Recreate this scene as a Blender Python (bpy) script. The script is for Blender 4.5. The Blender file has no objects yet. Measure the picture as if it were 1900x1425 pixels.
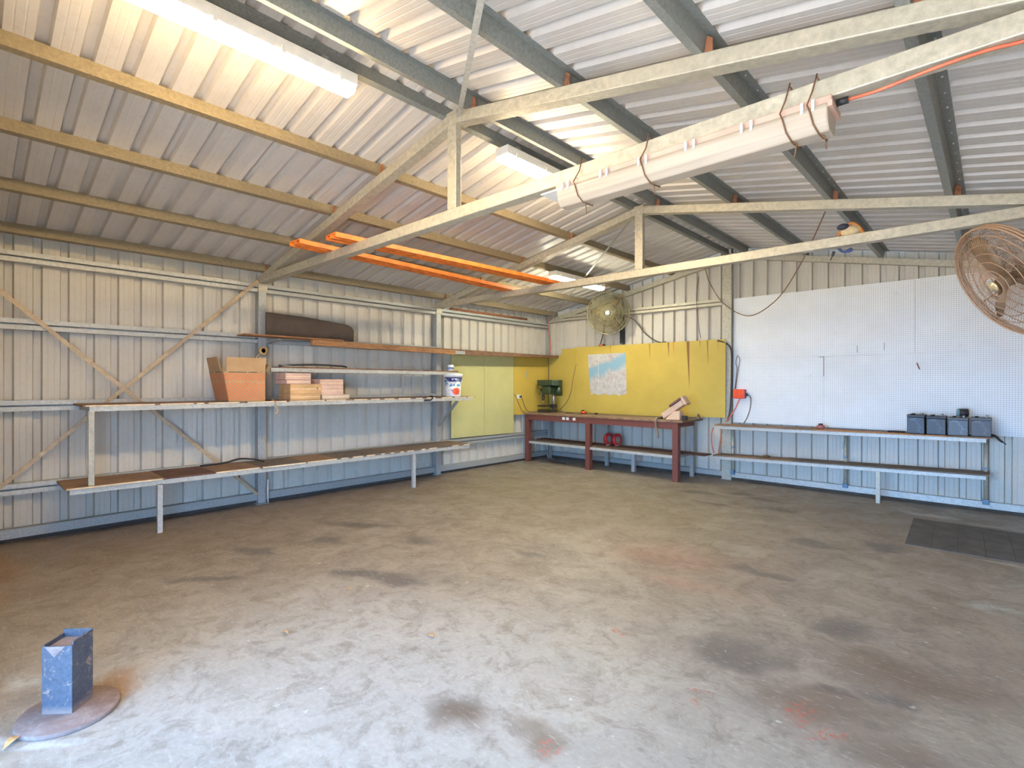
import bpy, math, random
from mathutils import Vector, Matrix

random.seed(7)
S = bpy.context.scene
COL = S.collection
PI = math.pi

# ------------------------------------------------------------------ camera
cam_d = bpy.data.cameras.new('camera')
cam_d.sensor_fit = 'HORIZONTAL'
cam_d.sensor_width = 36.0
cam_d.lens = 36.0 * 960.46 / 1900.0
cam_d.clip_start = 0.02
cam_d.clip_end = 200
cam = bpy.data.objects.new('camera', cam_d)
COL.objects.link(cam)
YAW, PITCH, ROLL = -0.750414, -0.00156, -0.00272
_f = Vector((math.sin(YAW) * math.cos(PITCH), math.cos(YAW) * math.cos(PITCH), math.sin(PITCH)))
_r = Vector((math.cos(YAW), -math.sin(YAW), 0))
_d = _f.cross(_r)
_c, _s = math.cos(ROLL), math.sin(ROLL)
_r2 = _c * _r + _s * _d
_d2 = -_s * _r + _c * _d
CAM = Vector((6.9706, -8.5950, 1.55))
cam.matrix_world = Matrix(((_r2.x, -_d2.x, -_f.x, CAM.x), (_r2.y, -_d2.y, -_f.y, CAM.y),
                           (_r2.z, -_d2.z, -_f.z, CAM.z), (0, 0, 0, 1)))
S.camera = cam

# ------------------------------------------------------------------ world, sun, exposure
W = bpy.data.worlds.new('sky')
S.world = W
W.use_nodes = True
_bg = W.node_tree.nodes['Background']
_bg.inputs['Color'].default_value = (0.24, 0.52, 1.0, 1)
_bg.inputs['Strength'].default_value = 8.6
sun_d = bpy.data.lights.new('sun', 'SUN')
sun_d.energy = 24.0
sun_d.angle = math.radians(0.6)
sun_d.color = (1.0, 0.93, 0.83)
sun = bpy.data.objects.new('sun', sun_d)
COL.objects.link(sun)
sun.rotation_euler = Vector((-0.62, -0.22, -0.75)).to_track_quat('-Z', 'Y').to_euler()
S.view_settings.view_transform = 'Standard'
S.view_settings.look = 'None'
S.view_settings.gamma = 1.0
S.view_settings.use_curve_mapping = False
S.view_settings.exposure = 2.04
try:
    S.cycles.max_bounces = 10
    S.cycles.diffuse_bounces = 4
    S.cycles.glossy_bounces = 3
    S.cycles.transmission_bounces = 1
    S.cycles.adaptive_threshold = 0.05
    S.cycles.sample_clamp_indirect = 8.0
except Exception:
    pass

# ------------------------------------------------------------------ mesh builder
class MB:
    def __init__(self):
        self.v = []; self.f = []; self.sm = []
    def add(self, vs, fs, smooth=False):
        n = len(self.v)
        self.v += [Vector(p) for p in vs]
        for f in fs:
            self.f.append(tuple(i + n for i in f)); self.sm.append(smooth)
        return self
    def box(self, x0, x1, y0, y1, z0, z1):
        vs = [(x, y, z) for z in (z0, z1) for y in (y0, y1) for x in (x0, x1)]
        return self.add(vs, [(0, 2, 3, 1), (4, 5, 7, 6), (0, 1, 5, 4), (1, 3, 7, 5), (3, 2, 6, 7), (2, 0, 4, 6)])
    def hexa(self, a, b):
        """a: 4 bottom points ccw from above, b: 4 top points"""
        return self.add(list(a) + list(b), [(3, 2, 1, 0), (4, 5, 6, 7), (0, 1, 5, 4), (1, 2, 6, 5), (2, 3, 7, 6), (3, 0, 4, 7)])
    def bar(self, p, q, w, h, up=(0, 0, 1)):
        p = Vector(p); q = Vector(q); d = (q - p).normalized(); up = Vector(up)
        s = d.cross(up)
        if s.length < 1e-5: s = d.cross(Vector((1, 0, 0)))
        s.normalize(); u = s.cross(d)
        vs = []
        for c in (p, q):
            for a, b in ((-1, -1), (1, -1), (1, 1), (-1, 1)):
                vs.append(c + s * (a * w / 2) + u * (b * h / 2))
        return self.add(vs, [(3, 2, 1, 0), (4, 5, 6, 7), (0, 1, 5, 4), (1, 2, 6, 5), (2, 3, 7, 6), (3, 0, 4, 7)])
    def prism(self, prof, axis, a, b, smooth=False):
        """closed 2-D profile extruded along axis; axis 'x': (y,z), 'y': (x,z), 'z': (x,y)"""
        n = len(prof); vs = []
        for t in (a, b):
            for (u, w) in prof:
                vs.append((t, u, w) if axis == 'x' else (u, t, w) if axis == 'y' else (u, w, t))
        fs = [(i, (i + 1) % n, n + (i + 1) % n, n + i) for i in range(n)]
        self.add(vs, fs, smooth)
        k = len(self.v) - 2 * n
        self.f.append(tuple(k + i for i in reversed(range(n)))); self.sm.append(False)
        self.f.append(tuple(k + n + i for i in range(n))); self.sm.append(False)
        return self
    def tube(self, pts, r, n=6, caps=True, closed=False, smooth=True):
        pts = [Vector(p) for p in pts]; m = len(pts); vs = []; ref = None
        rs = r if isinstance(r, (list, tuple)) else [r] * m
        for i, p in enumerate(pts):
            if closed: t = pts[(i + 1) % m] - pts[i - 1]
            else: t = pts[min(i + 1, m - 1)] - pts[max(i - 1, 0)]
            t.normalize()
            if ref is None:
                ref = Vector((0, 0, 1)) if abs(t.z) < .9 else Vector((1, 0, 0))
            s = t.cross(ref)
            if s.length < 1e-5: s = t.cross(Vector((.3, 1, .2)))
            s.normalize(); u = s.cross(t); ref = u
            for k in range(n):
                a = 2 * PI * k / n
                vs.append(p + (s * math.cos(a) + u * math.sin(a)) * rs[i])
        fs = []
        for i in range(m if closed else m - 1):
            j = (i + 1) % m
            for k in range(n):
                l = (k + 1) % n
                fs.append((i * n + k, i * n + l, j * n + l, j * n + k))
        if caps and not closed:
            fs.append(tuple(reversed(range(n)))); fs.append(tuple((m - 1) * n + k for k in range(n)))
        return self.add(vs, fs, smooth)
    def cyl(self, p, q, r, n=16, r2=None):
        return self.tube([p, q], [r, r if r2 is None else r2], n)
    def lathe(self, prof, c, n=24, axis='z', smooth=True):
        """prof: (r, h) list"""
        vs = []; m = len(prof)
        for (r, h) in prof:
            for k in range(n):
                a = 2 * PI * k / n
                p = (r * math.cos(a), r * math.sin(a), h)
                if axis == 'x': p = (h, p[0], p[1])
                if axis == 'y': p = (p[0], h, p[1])
                vs.append(Vector(c) + Vector(p))
        fs = [(i * n + k, i * n + (k + 1) % n, (i + 1) * n + (k + 1) % n, (i + 1) * n + k) for i in range(m - 1) for k in range(n)]
        if prof[0][0] > 1e-4: fs.append(tuple(reversed(range(n))))
        if prof[-1][0] > 1e-4: fs.append(tuple((m - 1) * n + k for k in range(n)))
        return self.add(vs, fs, smooth)
    def ball(self, c, rx, ry, rz, n=12, m=7):
        vs = []; fs = []
        for i in range(m + 1):
            t = PI * i / m
            for k in range(n):
                a = 2 * PI * k / n
                vs.append((c[0] + rx * math.sin(t) * math.cos(a), c[1] + ry * math.sin(t) * math.sin(a), c[2] + rz * math.cos(t)))
        for i in range(m):
            for k in range(n):
                fs.append((i * n + k, (i + 1) * n + k, (i + 1) * n + (k + 1) % n, i * n + (k + 1) % n))
        return self.add(vs, fs, True)
    def xf(self, M):
        self.v = [M @ p for p in self.v]; return self
    def build(self, name, mat, parent=None, loc=None, bevel=0):
        o_ = Vector(loc) if loc is not None else (ROOT[parent.name] if parent is not None else Vector((0, 0, 0)))
        me = bpy.data.meshes.new(name)
        me.from_pydata([tuple(p - o_) for p in self.v], [], self.f)
        me.update()
        me.polygons.foreach_set('use_smooth', self.sm)
        me.materials.append(mat)
        o = bpy.data.objects.new(name, me); COL.objects.link(o)
        if parent is not None:
            o.parent = parent; ROOT[o.name] = o_
        else:
            o.location = o_; ROOT[o.name] = o_
        if bevel:
            b = o.modifiers.new('bevel', 'BEVEL'); b.width = bevel; b.segments = 2; b.limit_method = 'ANGLE'
        return o

ROOT = {}
def thing(name, label, cat, loc, group=None, kind=None):
    o = bpy.data.objects.new(name, None); COL.objects.link(o)
    o.empty_display_size = 0.1
    o.location = loc; ROOT[o.name] = Vector(loc)
    if label: o['label'] = label
    if cat: o['category'] = cat
    if group: o['group'] = group
    if kind: o['kind'] = kind
    return o
def tag(o, label, cat=None, group=None, kind=None):
    o['label'] = label
    if cat: o['category'] = cat
    if group: o['group'] = group
    if kind: o['kind'] = kind
    return o
def struct(name, label):
    return thing(name, label, None, (0, 0, 0), kind='structure')
def catenary(p, q, sag, n=14):
    p = Vector(p); q = Vector(q)
    return [p.lerp(q, i / n) - Vector((0, 0, sag * 4 * (i / n) * (1 - i / n))) for i in range(n + 1)]
def spline(pts, n=8):
    pts = [Vector(p) for p in pts]; out = []
    P = [pts[0] * 2 - pts[1]] + pts + [pts[-1] * 2 - pts[-2]]
    for i in range(1, len(P) - 2):
        for k in range(n):
            t = k / n; a, b, c, d = P[i - 1], P[i], P[i + 1], P[i + 2]
            out.append(0.5 * ((2 * b) + (c - a) * t + (2 * a - 5 * b + 4 * c - d) * t * t + (3 * b - a - 3 * c + d) * t ** 3))
    out.append(pts[-1]); return out

# ------------------------------------------------------------------ materials
class NT:
    def __init__(self, name):
        self.m = bpy.data.materials.new(name); self.m.use_nodes = True
        self.t = self.m.node_tree; self.N = self.t.nodes; self.L = self.t.links
        self.b = self.N['Principled BSDF']
        self._obj = None
    def n(self, typ, **kw):
        nd = self.N.new(typ)
        for k, v in kw.items(): setattr(nd, k, v)
        return nd
    def link(self, a, b): self.L.new(a, b)
    @property
    def obj(self):
        if self._obj is None: self._obj = self.n('ShaderNodeTexCoord').outputs['Object']
        return self._obj
    def noise(self, scale, detail=4, rough=.55, vec=None, dist=0):
        nd = self.n('ShaderNodeTexNoise'); nd.inputs['Scale'].default_value = scale
        nd.inputs['Detail'].default_value = detail; nd.inputs['Roughness'].default_value = rough
        nd.inputs['Distortion'].default_value = dist
        self.link(vec or self.obj, nd.inputs['Vector']); return nd.outputs['Fac']
    def mapping(self, loc=(0, 0, 0), rot=(0, 0, 0), scale=(1, 1, 1), typ='POINT', vec=None):
        nd = self.n('ShaderNodeMapping', vector_type=typ)
        nd.inputs['Location'].default_value = loc; nd.inputs['Rotation'].default_value = rot; nd.inputs['Scale'].default_value = scale
        self.link(vec or self.obj, nd.inputs['Vector']); return nd.outputs['Vector']
    def rng(self, v, a, b, c=0., d=1., smooth=False):
        nd = self.n('ShaderNodeMapRange', clamp=True)
        if smooth: nd.interpolation_type = 'SMOOTHSTEP'
        nd.inputs['From Min'].default_value = a; nd.inputs['From Max'].default_value = b
        nd.inputs['To Min'].default_value = c; nd.inputs['To Max'].default_value = d
        self.link(v, nd.inputs['Value']); return nd.outputs['Result']
    def math(self, op, a, b=None, c=None):
        nd = self.n('ShaderNodeMath', operation=op)
        for i, x in enumerate((a, b, c)):
            if x is None: continue
            if isinstance(x, (int, float)): nd.inputs[i].default_value = x
            else: self.link(x, nd.inputs[i])
        return nd.outputs[0]
    def mix(self, fac, a, b, blend='MIX'):
        nd = self.n('ShaderNodeMix', data_type='RGBA', blend_type=blend)
        if isinstance(fac, (int, float)): nd.inputs[0].default_value = fac
        else: self.link(fac, nd.inputs[0])
        for i, x in ((6, a), (7, b)):
            if isinstance(x, (tuple, list)): nd.inputs[i].default_value = (*x[:3], 1)
            else: self.link(x, nd.inputs[i])
        return nd.outputs[2]
    def length(self, vec):
        nd = self.n('ShaderNodeVectorMath', operation='LENGTH'); self.link(vec, nd.inputs[0]); return nd.outputs['Value']
    def sep(self, vec=None):
        nd = self.n('ShaderNodeSeparateXYZ'); self.link(vec or self.obj, nd.inputs[0]); return nd.outputs
    def ell(self, cx, cy, rx, ry, rot=0, soft=.6, vec=None, cz=0, rz=1e3):
        v = self.mapping((cx, cy, cz), (0, 0, rot), (rx, ry, rz), 'TEXTURE', vec)
        return self.rng(self.length(v), 1 + soft * .5, 1 - soft, 0, 1, True)
    def bump(self, h, strength=.3, dist=.01):
        nd = self.n('ShaderNodeBump'); nd.inputs['Strength'].default_value = strength; nd.inputs['Distance'].default_value = dist
        self.link(h, nd.inputs['Height']); self.link(nd.outputs['Normal'], self.b.inputs['Normal'])
    def out(self, col, rough=.6, metal=0., spec=None):
        b = self.b
        for k, x in (('Base Color', col), ('Roughness', rough), ('Metallic', metal)):
            if isinstance(x, (int, float)): b.inputs[k].default_value = x
            elif isinstance(x, (tuple, list)): b.inputs[k].default_value = (*x[:3], 1)
            else: self.link(x, b.inputs[k])
        if spec is not None: b.inputs['Specular IOR Level'].default_value = spec
        return self.m

def simple(name, col, rough=.6, metal=0., var=.15, scale=12, dark=None, bump=0):
    t = NT(name)
    dk = dark or tuple(c * (1 - 2 * var) for c in col)
    lt = tuple(min(1, c * (1 + var)) for c in col)
    n = t.noise(scale, 5, .6)
    c = t.mix(t.rng(n, .3, .7), dk, lt)
    if bump: t.bump(t.noise(scale * 6, 3), bump, .004)
    return t.out(c, rough, metal)
def emitter(name, col, strength):
    t = NT(name)
    t.b.inputs['Emission Color'].default_value = (*col, 1)
    t.b.inputs['Emission Strength'].default_value = strength
    return t.out((.8, .8, .78), .4)
def rusty(name, col, rust=(.24, .10, .045), amount=.5, scale=6, rough=.55, metal=.25):
    t = NT(name)
    n1 = t.noise(scale, 6, .65); n2 = t.noise(scale * 9, 4, .6)
    base = t.mix(t.rng(n2, .3, .7), tuple(c * .78 for c in col), tuple(min(1, c * 1.1) for c in col))
    c = t.mix(t.rng(n1, amount, amount + .12), base, rust)
    t.bump(n2, .12, .003)
    return t.out(c, rough, metal)

M = {}
# cladding: off-white baked enamel, dusty
def clad(name, col, dust, yel):
    t = NT(name)
    a = t.noise(1.3, 5, .6); b = t.noise(22, 4, .6)
    st = t.noise(3.0, 5, .7, t.mapping(scale=(6, 6, .5)))
    c = t.mix(t.rng(a, .35, .7), col, dust)
    c = t.mix(t.rng(b, .52, .75, 0, .25), c, yel)
    c = t.mix(t.rng(st, .55, .8, 0, .3), c, yel)
    return t.out(c, .42, 0, .4)
M['wall'] = clad('wall_cladding', (.56, .515, .435), (.50, .45, .365), (.38, .30, .19))
M['roof'] = clad('roof_cladding', (.58, .54, .50), (.52, .475, .43), (.42, .345, .26))
def galv(name, col, rust_amt=.72, spangle=60):
    t = NT(name)
    n = t.noise(spangle, 3, .7); a = t.noise(2.2, 4, .6); r = t.noise(4.5, 6, .7)
    c = t.mix(t.rng(n, .3, .7), tuple(x * .72 for x in col), tuple(min(1, x * 1.12) for x in col))
    c = t.mix(t.rng(a, .4, .75, 0, .6), c, tuple(x * .8 for x in col))
    c = t.mix(t.rng(r, rust_amt, rust_amt + .1, 0, .8), c, (.30, .16, .08))
    return t.out(c, .5, .25)
M['galv'] = galv('galvanised_steel', (.40, .40, .37))
M['truss'] = galv('truss_steel', (.50, .455, .35), .72, 24)
M['purlin'] = galv('purlin_steel', (.27, .28, .26), .74, 50)
M['purlin_tan'] = galv('purlin_weathered', (.31, .245, .15), .64, 40)
M['galv_pale'] = galv('shelf_angle_steel', (.52, .51, .46), .68, 30)
M['brace'] = galv('brace_steel', (.50, .37, .23), .70, 24)
M['rust'] = rusty('rust_plate', (.33, .13, .06), (.20, .07, .03), .5, 30, .8, 0)
M['redsteel'] = rusty('bench_red_oxide', (.17, .050, .035), (.10, .045, .03), .6, 10, .6, 0)
M['orange'] = simple('orange_primer', (.78, .20, .03), .5, 0, .2, 9)
M['dark'] = simple('dark_plastic', (.025, .025, .028), .5)
M['rubber'] = simple('black_rubber', (.02, .02, .022), .7)
M['cable'] = simple('dark_cable', (.06, .05, .045), .6)
M['cable_red'] = simple('orange_red_cable', (.75, .16, .08), .5)
M['cable_brown'] = simple('brown_wire', (.22, .12, .06), .6)
M['wire_rust'] = simple('tie_wire', (.20, .10, .05), .6, .4)
M['white_pl'] = simple('white_plastic', (.75, .73, .68), .4, 0, .06)
M['concrete_edge'] = simple('concrete_edge', (.36, .32, .28), .8, 0, .2, 20)

def wood(name, col, dark, scale=9, axis=(1, 8, 8)):
    t = NT(name)
    v = t.mapping(scale=axis)
    g = t.noise(scale, 6, .65, v, .6); d = t.noise(3.2, 5, .7); e = t.noise(30, 4)
    c = t.mix(t.rng(g, .35, .68), dark, col)
    c = t.mix(t.rng(d, .5, .75, 0, .7), c, tuple(x * .45 for x in dark))
    t.bump(g, .15, .003)
    return t.out(c, .75)
M['wood_y'] = wood('plank_along_y', (.40, .24, .12), (.19, .10, .055), 9, (8, 1, 8))
M['wood_x'] = wood('plank_along_x', (.36, .22, .11), (.15, .085, .05), 9, (1, 8, 8))
M['ply_a'] = wood('ply_tan', (.34, .21, .12), (.20, .11, .06), 7, (6, 2, 6))
M['ply_b'] = wood('ply_redbrown', (.17, .075, .045), (.10, .045, .03), 7, (6, 2, 6))
M['ply_c'] = wood('ply_dull', (.24, .16, .10), (.12, .08, .055), 7, (6, 2, 6))
M['ply_d'] = wood('ply_grey', (.20, .15, .11), (.10, .075, .055), 7, (3, 5, 6))
M['edge'] = simple('raw_plank_edge', (.80, .62, .38), .7, 0, .15, 14)
M['timber'] = wood('orange_timber', (.52, .25, .09), (.30, .13, .05), 8, (8, 1, 8))
M['timber_dk'] = wood('brown_timber', (.26, .13, .06), (.12, .06, .035), 8, (8, 1, 8))

def painted(name, col, streaks=(), dirt=(.30, .24, .05), plane='x'):
    """painted sheet; streaks: (u, z_top, length, width, colour) in world/object coords"""
    t = NT(name)
    n = t.noise(1.7, 5, .6); g = t.noise(28, 4, .6, t.mapping(scale=(1, 1, .12)))
    c = t.mix(t.rng(n, .3, .75), tuple(x * 1.04 for x in col), tuple(x * .86 for x in col))
    c = t.mix(t.rng(g, .6, .8, 0, .25), c, tuple(x * .7 for x in col))
    o = t.sep(); u = o['X'] if plane == 'x' else o['Y']; z = o['Z']
    for (u0, z0, ln, w, sc) in streaks:
        zz = t.math('SUBTRACT', z0, z)
        tz = t.rng(zz, 0, ln, 1, 0)
        up = t.rng(zz, -.01, .01)
        wob = t.math('MULTIPLY_ADD', zz, .035, u0)
        du = t.math('ABSOLUTE', t.math('SUBTRACT', u, wob))
        ww = t.math('MULTIPLY', tz, w)
        mk = t.math('MULTIPLY', t.math('LESS_THAN', du, ww), up)
        c = t.mix(t.math('MULTIPLY', mk, .85), c, sc)
    d = t.noise(5.5, 6, .75)
    c = t.mix(t.rng(d, .66, .76, 0, .45), c, dirt)
    return t.out(c, .45, 0, .35)
_rs = (.17, .06, .02)
M['yellow_b'] = painted('yellow_paint_backboard', (.52, .37, .072),
    [(2.44, 2.28, .34, .011, (.2, .12, .02)), (2.80, 2.28, .28, .016, _rs), (2.895, 2.28, .26, .017, (.50, .20, .02)), (3.155, 2.28, .84, .027, _rs),
     (3.365, 2.28, .16, .007, _rs), (3.49, 2.28, .46, .013, (.16, .11, .02)), (3.66, 2.28, .30, .008, (.35, .22, .04)), (1.62, 2.28, .2, .006, _rs)])
M['yellow_l'] = painted('yellow_paint_leftboard', (.52, .36, .065), (), (.3, .2, .04), 'y')
M['yellow_g'] = painted('pale_yellow_paint', (.50, .46, .20), (), (.34, .30, .06), 'y')

def pegboard():
    t = NT('white_pegboard')
    o = t.sep()
    def fr(x): return t.math('SUBTRACT', t.math('FRACT', t.math('DIVIDE', x, .0254)), .5)
    a = fr(o['X']); b = fr(o['Z'])
    r = t.math('SQRT', t.math('ADD', t.math('MULTIPLY', a, a), t.math('MULTIPLY', b, b)))
    hole = t.math('LESS_THAN', r, .14)
    n = t.noise(2.1, 5, .65); n2 = t.noise(11, 4)
    c = t.mix(t.rng(n, .35, .75), (.80, .79, .76), (.72, .70, .66))
    c = t.mix(t.rng(n2, .68, .8, 0, .3), c, (.45, .38, .30))
    c = t.mix(hole, c, (.17, .15, .13))
    return t.out(c, .5, 0, .3)
M['peg'] = pegboard()

def floor_mat():
    t = NT('concrete_floor')
    P = t.obj
    nz = t.n('ShaderNodeTexNoise'); nz.inputs['Scale'].default_value = 2.4; nz.inputs['Detail'].default_value = 5
    t.link(P, nz.inputs['Vector'])
    sub = t.n('ShaderNodeVectorMath', operation='SUBTRACT'); t.link(nz.outputs['Color'], sub.inputs[0]); sub.inputs[1].default_value = (.5, .5, .5)
    sc = t.n('ShaderNodeVectorMath', operation='SCALE'); t.link(sub.outputs[0], sc.inputs[0]); sc.inputs['Scale'].default_value = .55
    ad = t.n('ShaderNodeVectorMath', operation='ADD'); t.link(P, ad.inputs[0]); t.link(sc.outputs[0], ad.inputs[1])
    D = ad.outputs[0]
    big = t.noise(.55, 6, .6); mid = t.noise(2.6, 7, .68, D); fine = t.noise(38, 4, .6)
    scr = t.noise(5, 6, .7, t.mapping(rot=(0, 0, .7), scale=(1, 9, 1)))
    scr2 = t.noise(6, 6, .7, t.mapping(rot=(0, 0, -.5), scale=(1, 10, 1)))
    c = t.mix(t.rng(big, .35, .68), (.38, .31, .245), (.44, .39, .335))
    c = t.mix(t.rng(mid, .40, .66, 0, .85), c, (.255, .215, .175))
    c = t.mix(t.rng(scr, .55, .75, 0, .45), c, (.50, .47, .43))
    c = t.mix(t.rng(scr2, .58, .78, 0, .4), c, (.24, .21, .18))
    sp = t.noise(9, 3, .5)
    c = t.mix(t.rng(sp, .68, .74, 0, .45), c, (.16, .145, .13))
    def mx(ms):
        r = ms[0]
        for m_ in ms[1:]: r = t.math('MAXIMUM', r, m_)
        return r
    # broad colour bands: pale middle, olive back, brown left edge
    pale = mx([t.ell(4.6, -6.9, 1.7, 1.2, .5, .8, D), t.ell(3.9, -7.9, 1.0, .5, .2, .8, D)])
    c = t.mix(t.math('MULTIPLY', pale, .65), c, (.53, .50, .475))
    olive = t.ell(3.1, -2.6, 3.2, 1.7, .2, .9, D)
    c = t.mix(t.math('MULTIPLY', olive, .45), c, (.31, .265, .165))
    brown = mx([t.ell(.6, -7.6, 1.5, 1.7, 0, .9, D), t.ell(.35, -5.2, .8, 3.0, 0, .9, D)])
    c = t.mix(t.math('MULTIPLY', brown, .6), c, (.29, .185, .115))
    ox_shadow = mx([t.ell(1.05, -8.42, .9, .22, 0, .9, D), t.ell(3.66, -8.06, .13, .13, 0, .9, D)])  # rust dust along the left edge; second spot paints the post stub's shadow
    c = t.mix(t.math('MULTIPLY', ox_shadow, .7), c, (.36, .16, .045))
    gry = t.ell(6.4, -1.2, 2.2, .9, .05, .9, D)
    c = t.mix(t.math('MULTIPLY', gry, .4), c, (.22, .195, .175))
    # oil and tyre stains
    oil = mx([t.ell(x, y, a, b, r, .7, D) for (x, y, a, b, r) in (
        (2.18, -6.04, .17, .12, .5), (2.87, -5.5, .2, .13, .4), (3.5, -6.2, .30, .14, .7), (3.2, -6.4, .3, .12, .7), (5.1, -6.98, .17, .13, .3),
        (3.93, -1.41, .24, .13, .2), (5.0, -1.69, .26, .14, .4), (4.4, -1.06, .32, .12, .1), (4.75, -1.25, .3, .12, .1), (6.33, -4.75, .22, .17, .9),
        (6.44, -5.55, .10, .09, 0), (6.15, -2.55, .22, .13, .3), (2.45, -7.25, .4, .07, .75), (2.0, -6.7, .3, .1, .5), (3.92, -5.06, .16, .1, 0),
        (5.6, -4.1, .3, .1, 0), (4.3, -1.95, .2, .1, 0), (5.7, -2.9, .28, .16, .3), (1.9, -5.6, .5, .1, .5), (6.62, -5.4, .14, .1, 0), (5.9, -5.55, .3, .16, .3))])
    c = t.mix(t.math('MULTIPLY', oil, .8), c, (.12, .105, .10))
    ob = mx([t.ell(x, y, a, b, r, .8, D) for (x, y, a, b, r) in ((6.35, -5.75, .42, .22, .4), (6.7, -5.95, .25, .2, 0), (5.55, -6.85, .16, .12, 0), (5.15, -7.0, .2, .12, .2), (6.6, -5.15, .5, .2, .2))])
    c = t.mix(t.math('MULTIPLY', ob, .72), c, (.165, .11, .07))
    red = mx([t.ell(x, y, a, b, r, .9, D) for (x, y, a, b, r) in ((4.75, -4.25, .6, .42, .2), (5.25, -4.75, .4, .16, .1))])
    c = t.mix(t.math('MULTIPLY', red, .5), c, (.42, .22, .17))
    rp = mx([t.ell(x, y, a, b, r, .7, D) for (x, y, a, b, r) in ((5.32, -5.77, .05, .03, .3), (6.3, -5.88, .13, .08, .9), (6.45, -5.96, .16, .04, .7), (5.97, -6.22, .03, .03, 0), (5.62, -6.85, .09, .06, 0), (5.9, -6.1, .05, .03, 0))])
    spk = t.noise(42, 3, .6)
    c = t.mix(t.math('MULTIPLY', rp, t.rng(spk, .5, .58)), c, (.58, .11, .06))
    wh = mx([t.ell(6.42, -.80, .26, .10, -.15, .6, D), t.ell(6.95, -3.7, .16, .12, .4, .9, D), t.ell(6.9, -.9, .3, .03, 0, .8), t.ell(7.05, -2.42, .22, .03, -.05, .7), t.ell(3.78, -8.5, .22, .025, .5, .7), t.ell(4.0, -8.35, .2, .03, .9, .7), t.ell(3.3, -8.35, .16, .1, .4, .9, D)])
    c = t.mix(t.math('MULTIPLY', wh, .75), c, (.62, .64, .64))
    chips = t.noise(14, 2, .5, t.mapping((3, 1, 0)))
    c = t.mix(t.rng(chips, .735, .76, 0, .7), c, (.72, .70, .66))
    f3 = t.noise(7.5, 7, .75, D)
    c = t.mix(t.rng(f3, .48, .66, 0, .68), c, (.185, .15, .12))
    f4 = t.noise(16, 5, .7, t.mapping((5, 2, 0), (0, 0, .3), (1, 3, 1)))
    c = t.mix(t.rng(f4, .55, .68, 0, .5), c, (.56, .53, .49))
    c = t.mix(t.rng(fine, .35, .65, 0, .25), c, (.22, .2, .18))
    rough = t.rng(mid, .3, .7, .42, .62)
    t.bump(fine, .12, .004)
    c = t.mix(1.0, c, (.71, .695, .66), 'MULTIPLY')
    return t.out(c, rough, 0, .35)
M['floor'] = floor_mat()

# ------------------------------------------------------------------ building dimensions
WID, RID = 7.76, 3.88                 # inner width, ridge position
YF = -8.87                            # front end
SL = 0.2
def rz(x, base=2.975): return base + SL * min(x, WID - x)
ANG = math.atan(SL)
Y1, Y2 = -5.977, -3.087               # front faces of the two trusses

# ------------------------------------------------------------------ floor and outside ground
fl = MB().box(-.35, 8.1, YF - .05, .35, -.15, 0).build('floor', M['floor'])
tag(fl, 'stained and scuffed grey-brown concrete floor slab', kind='structure')
gm = simple('sunlit_gravel', (.46, .38, .29), .9, 0, .2, 3)
g = MB().box(-30, 40, -45, YF - .05, -.25, -.03).build('ground', gm)
tag(g, 'pale gravel yard outside the open front', kind='structure')

# ------------------------------------------------------------------ cladding sheets
PITCH_R = .2065
def rib_profile(phase, lo, hi):
    """(u, depth) points of the ribbed sheet between lo and hi, ribs centred on phase + k*pitch; depth is outward"""
    pts = []; k0 = math.floor((lo - phase) / PITCH_R) - 1; k1 = math.ceil((hi - phase) / PITCH_R) + 1
    for k in range(k0, k1 + 1):
        c = phase + k * PITCH_R
        for du, d in ((-.038, 0), (-.027, .045), (.027, .045), (.038, 0), (.074, 0), (.0775, .0012), (.081, .0012), (.0845, 0), (.122, 0), (.1255, .0012), (.129, .0012), (.1325, 0)):
            pts.append((c + du, d))
    ins = [p for p in pts if lo < p[0] < hi]
    def at(u):
        for a, b in zip(pts, pts[1:]):
            if a[0] <= u <= b[0]:
                return a[1] + (b[1] - a[1]) * (u - a[0]) / max(1e-9, b[0] - a[0])
        return 0
    return [(lo, at(lo))] + ins + [(hi, at(hi))]
def sheets(lo, hi, phase, width=4):
    """split [lo,hi] into sheets of `width` ribs, meeting mid-pan"""
    cuts = [lo]; k = math.ceil((lo - phase + .1) / PITCH_R)
    u = phase + k * PITCH_R + .05
    while u < hi - .15:
        if u > lo + .2: cuts.append(u)
        u += width * PITCH_R
    cuts.append(hi); return list(zip(cuts, cuts[1:]))
def strip(prof, f0, f1):
    m = MB(); vs = []
    for p in prof: vs.append(f0(*p))
    for p in prof: vs.append(f1(*p))
    n = len(prof)
    return m.add(vs, [(i, i + 1, n + i + 1, n + i) for i in range(n - 1)])

PH_L = -4.950
PH_B1, PH_B2 = 2.252, 5.029
wl = struct('wall_left', 'off-white ribbed steel side wall behind the long shelves')
for lo, hi in sheets(YF, .03, PH_L):
    strip(rib_profile(PH_L, lo, hi), lambda u, d: (-d, u, .02), lambda u, d: (-d, u, rz(0) + .02)).build('cladding_sheet', M['wall'], wl)
wb = struct('wall_back', 'off-white ribbed steel gable wall at the far end')
for a, b, ph in ((-.03, 3.855, PH_B1), (3.80, WID + .03, PH_B2)):
    for lo, hi in sheets(a, b, ph):
        pr = rib_profile(ph, lo, hi)
        if lo < RID < hi: pr = sorted(pr + [(RID, 0)])
        strip(pr, lambda u, d: (u, d, .02), lambda u, d: (u, d, rz(u) + .02)).build('cladding_sheet', M['wall'], wb)
wr = struct('wall_right', 'ribbed steel side wall on the right, out of view')
for lo, hi in sheets(YF, .03, PH_L, 12):
    strip(rib_profile(PH_L, lo, hi), lambda u, d: (WID + d, u, .02), lambda u, d: (WID + d, u, rz(0) + .02)).build('cladding_sheet', M['wall'], wr)
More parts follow.
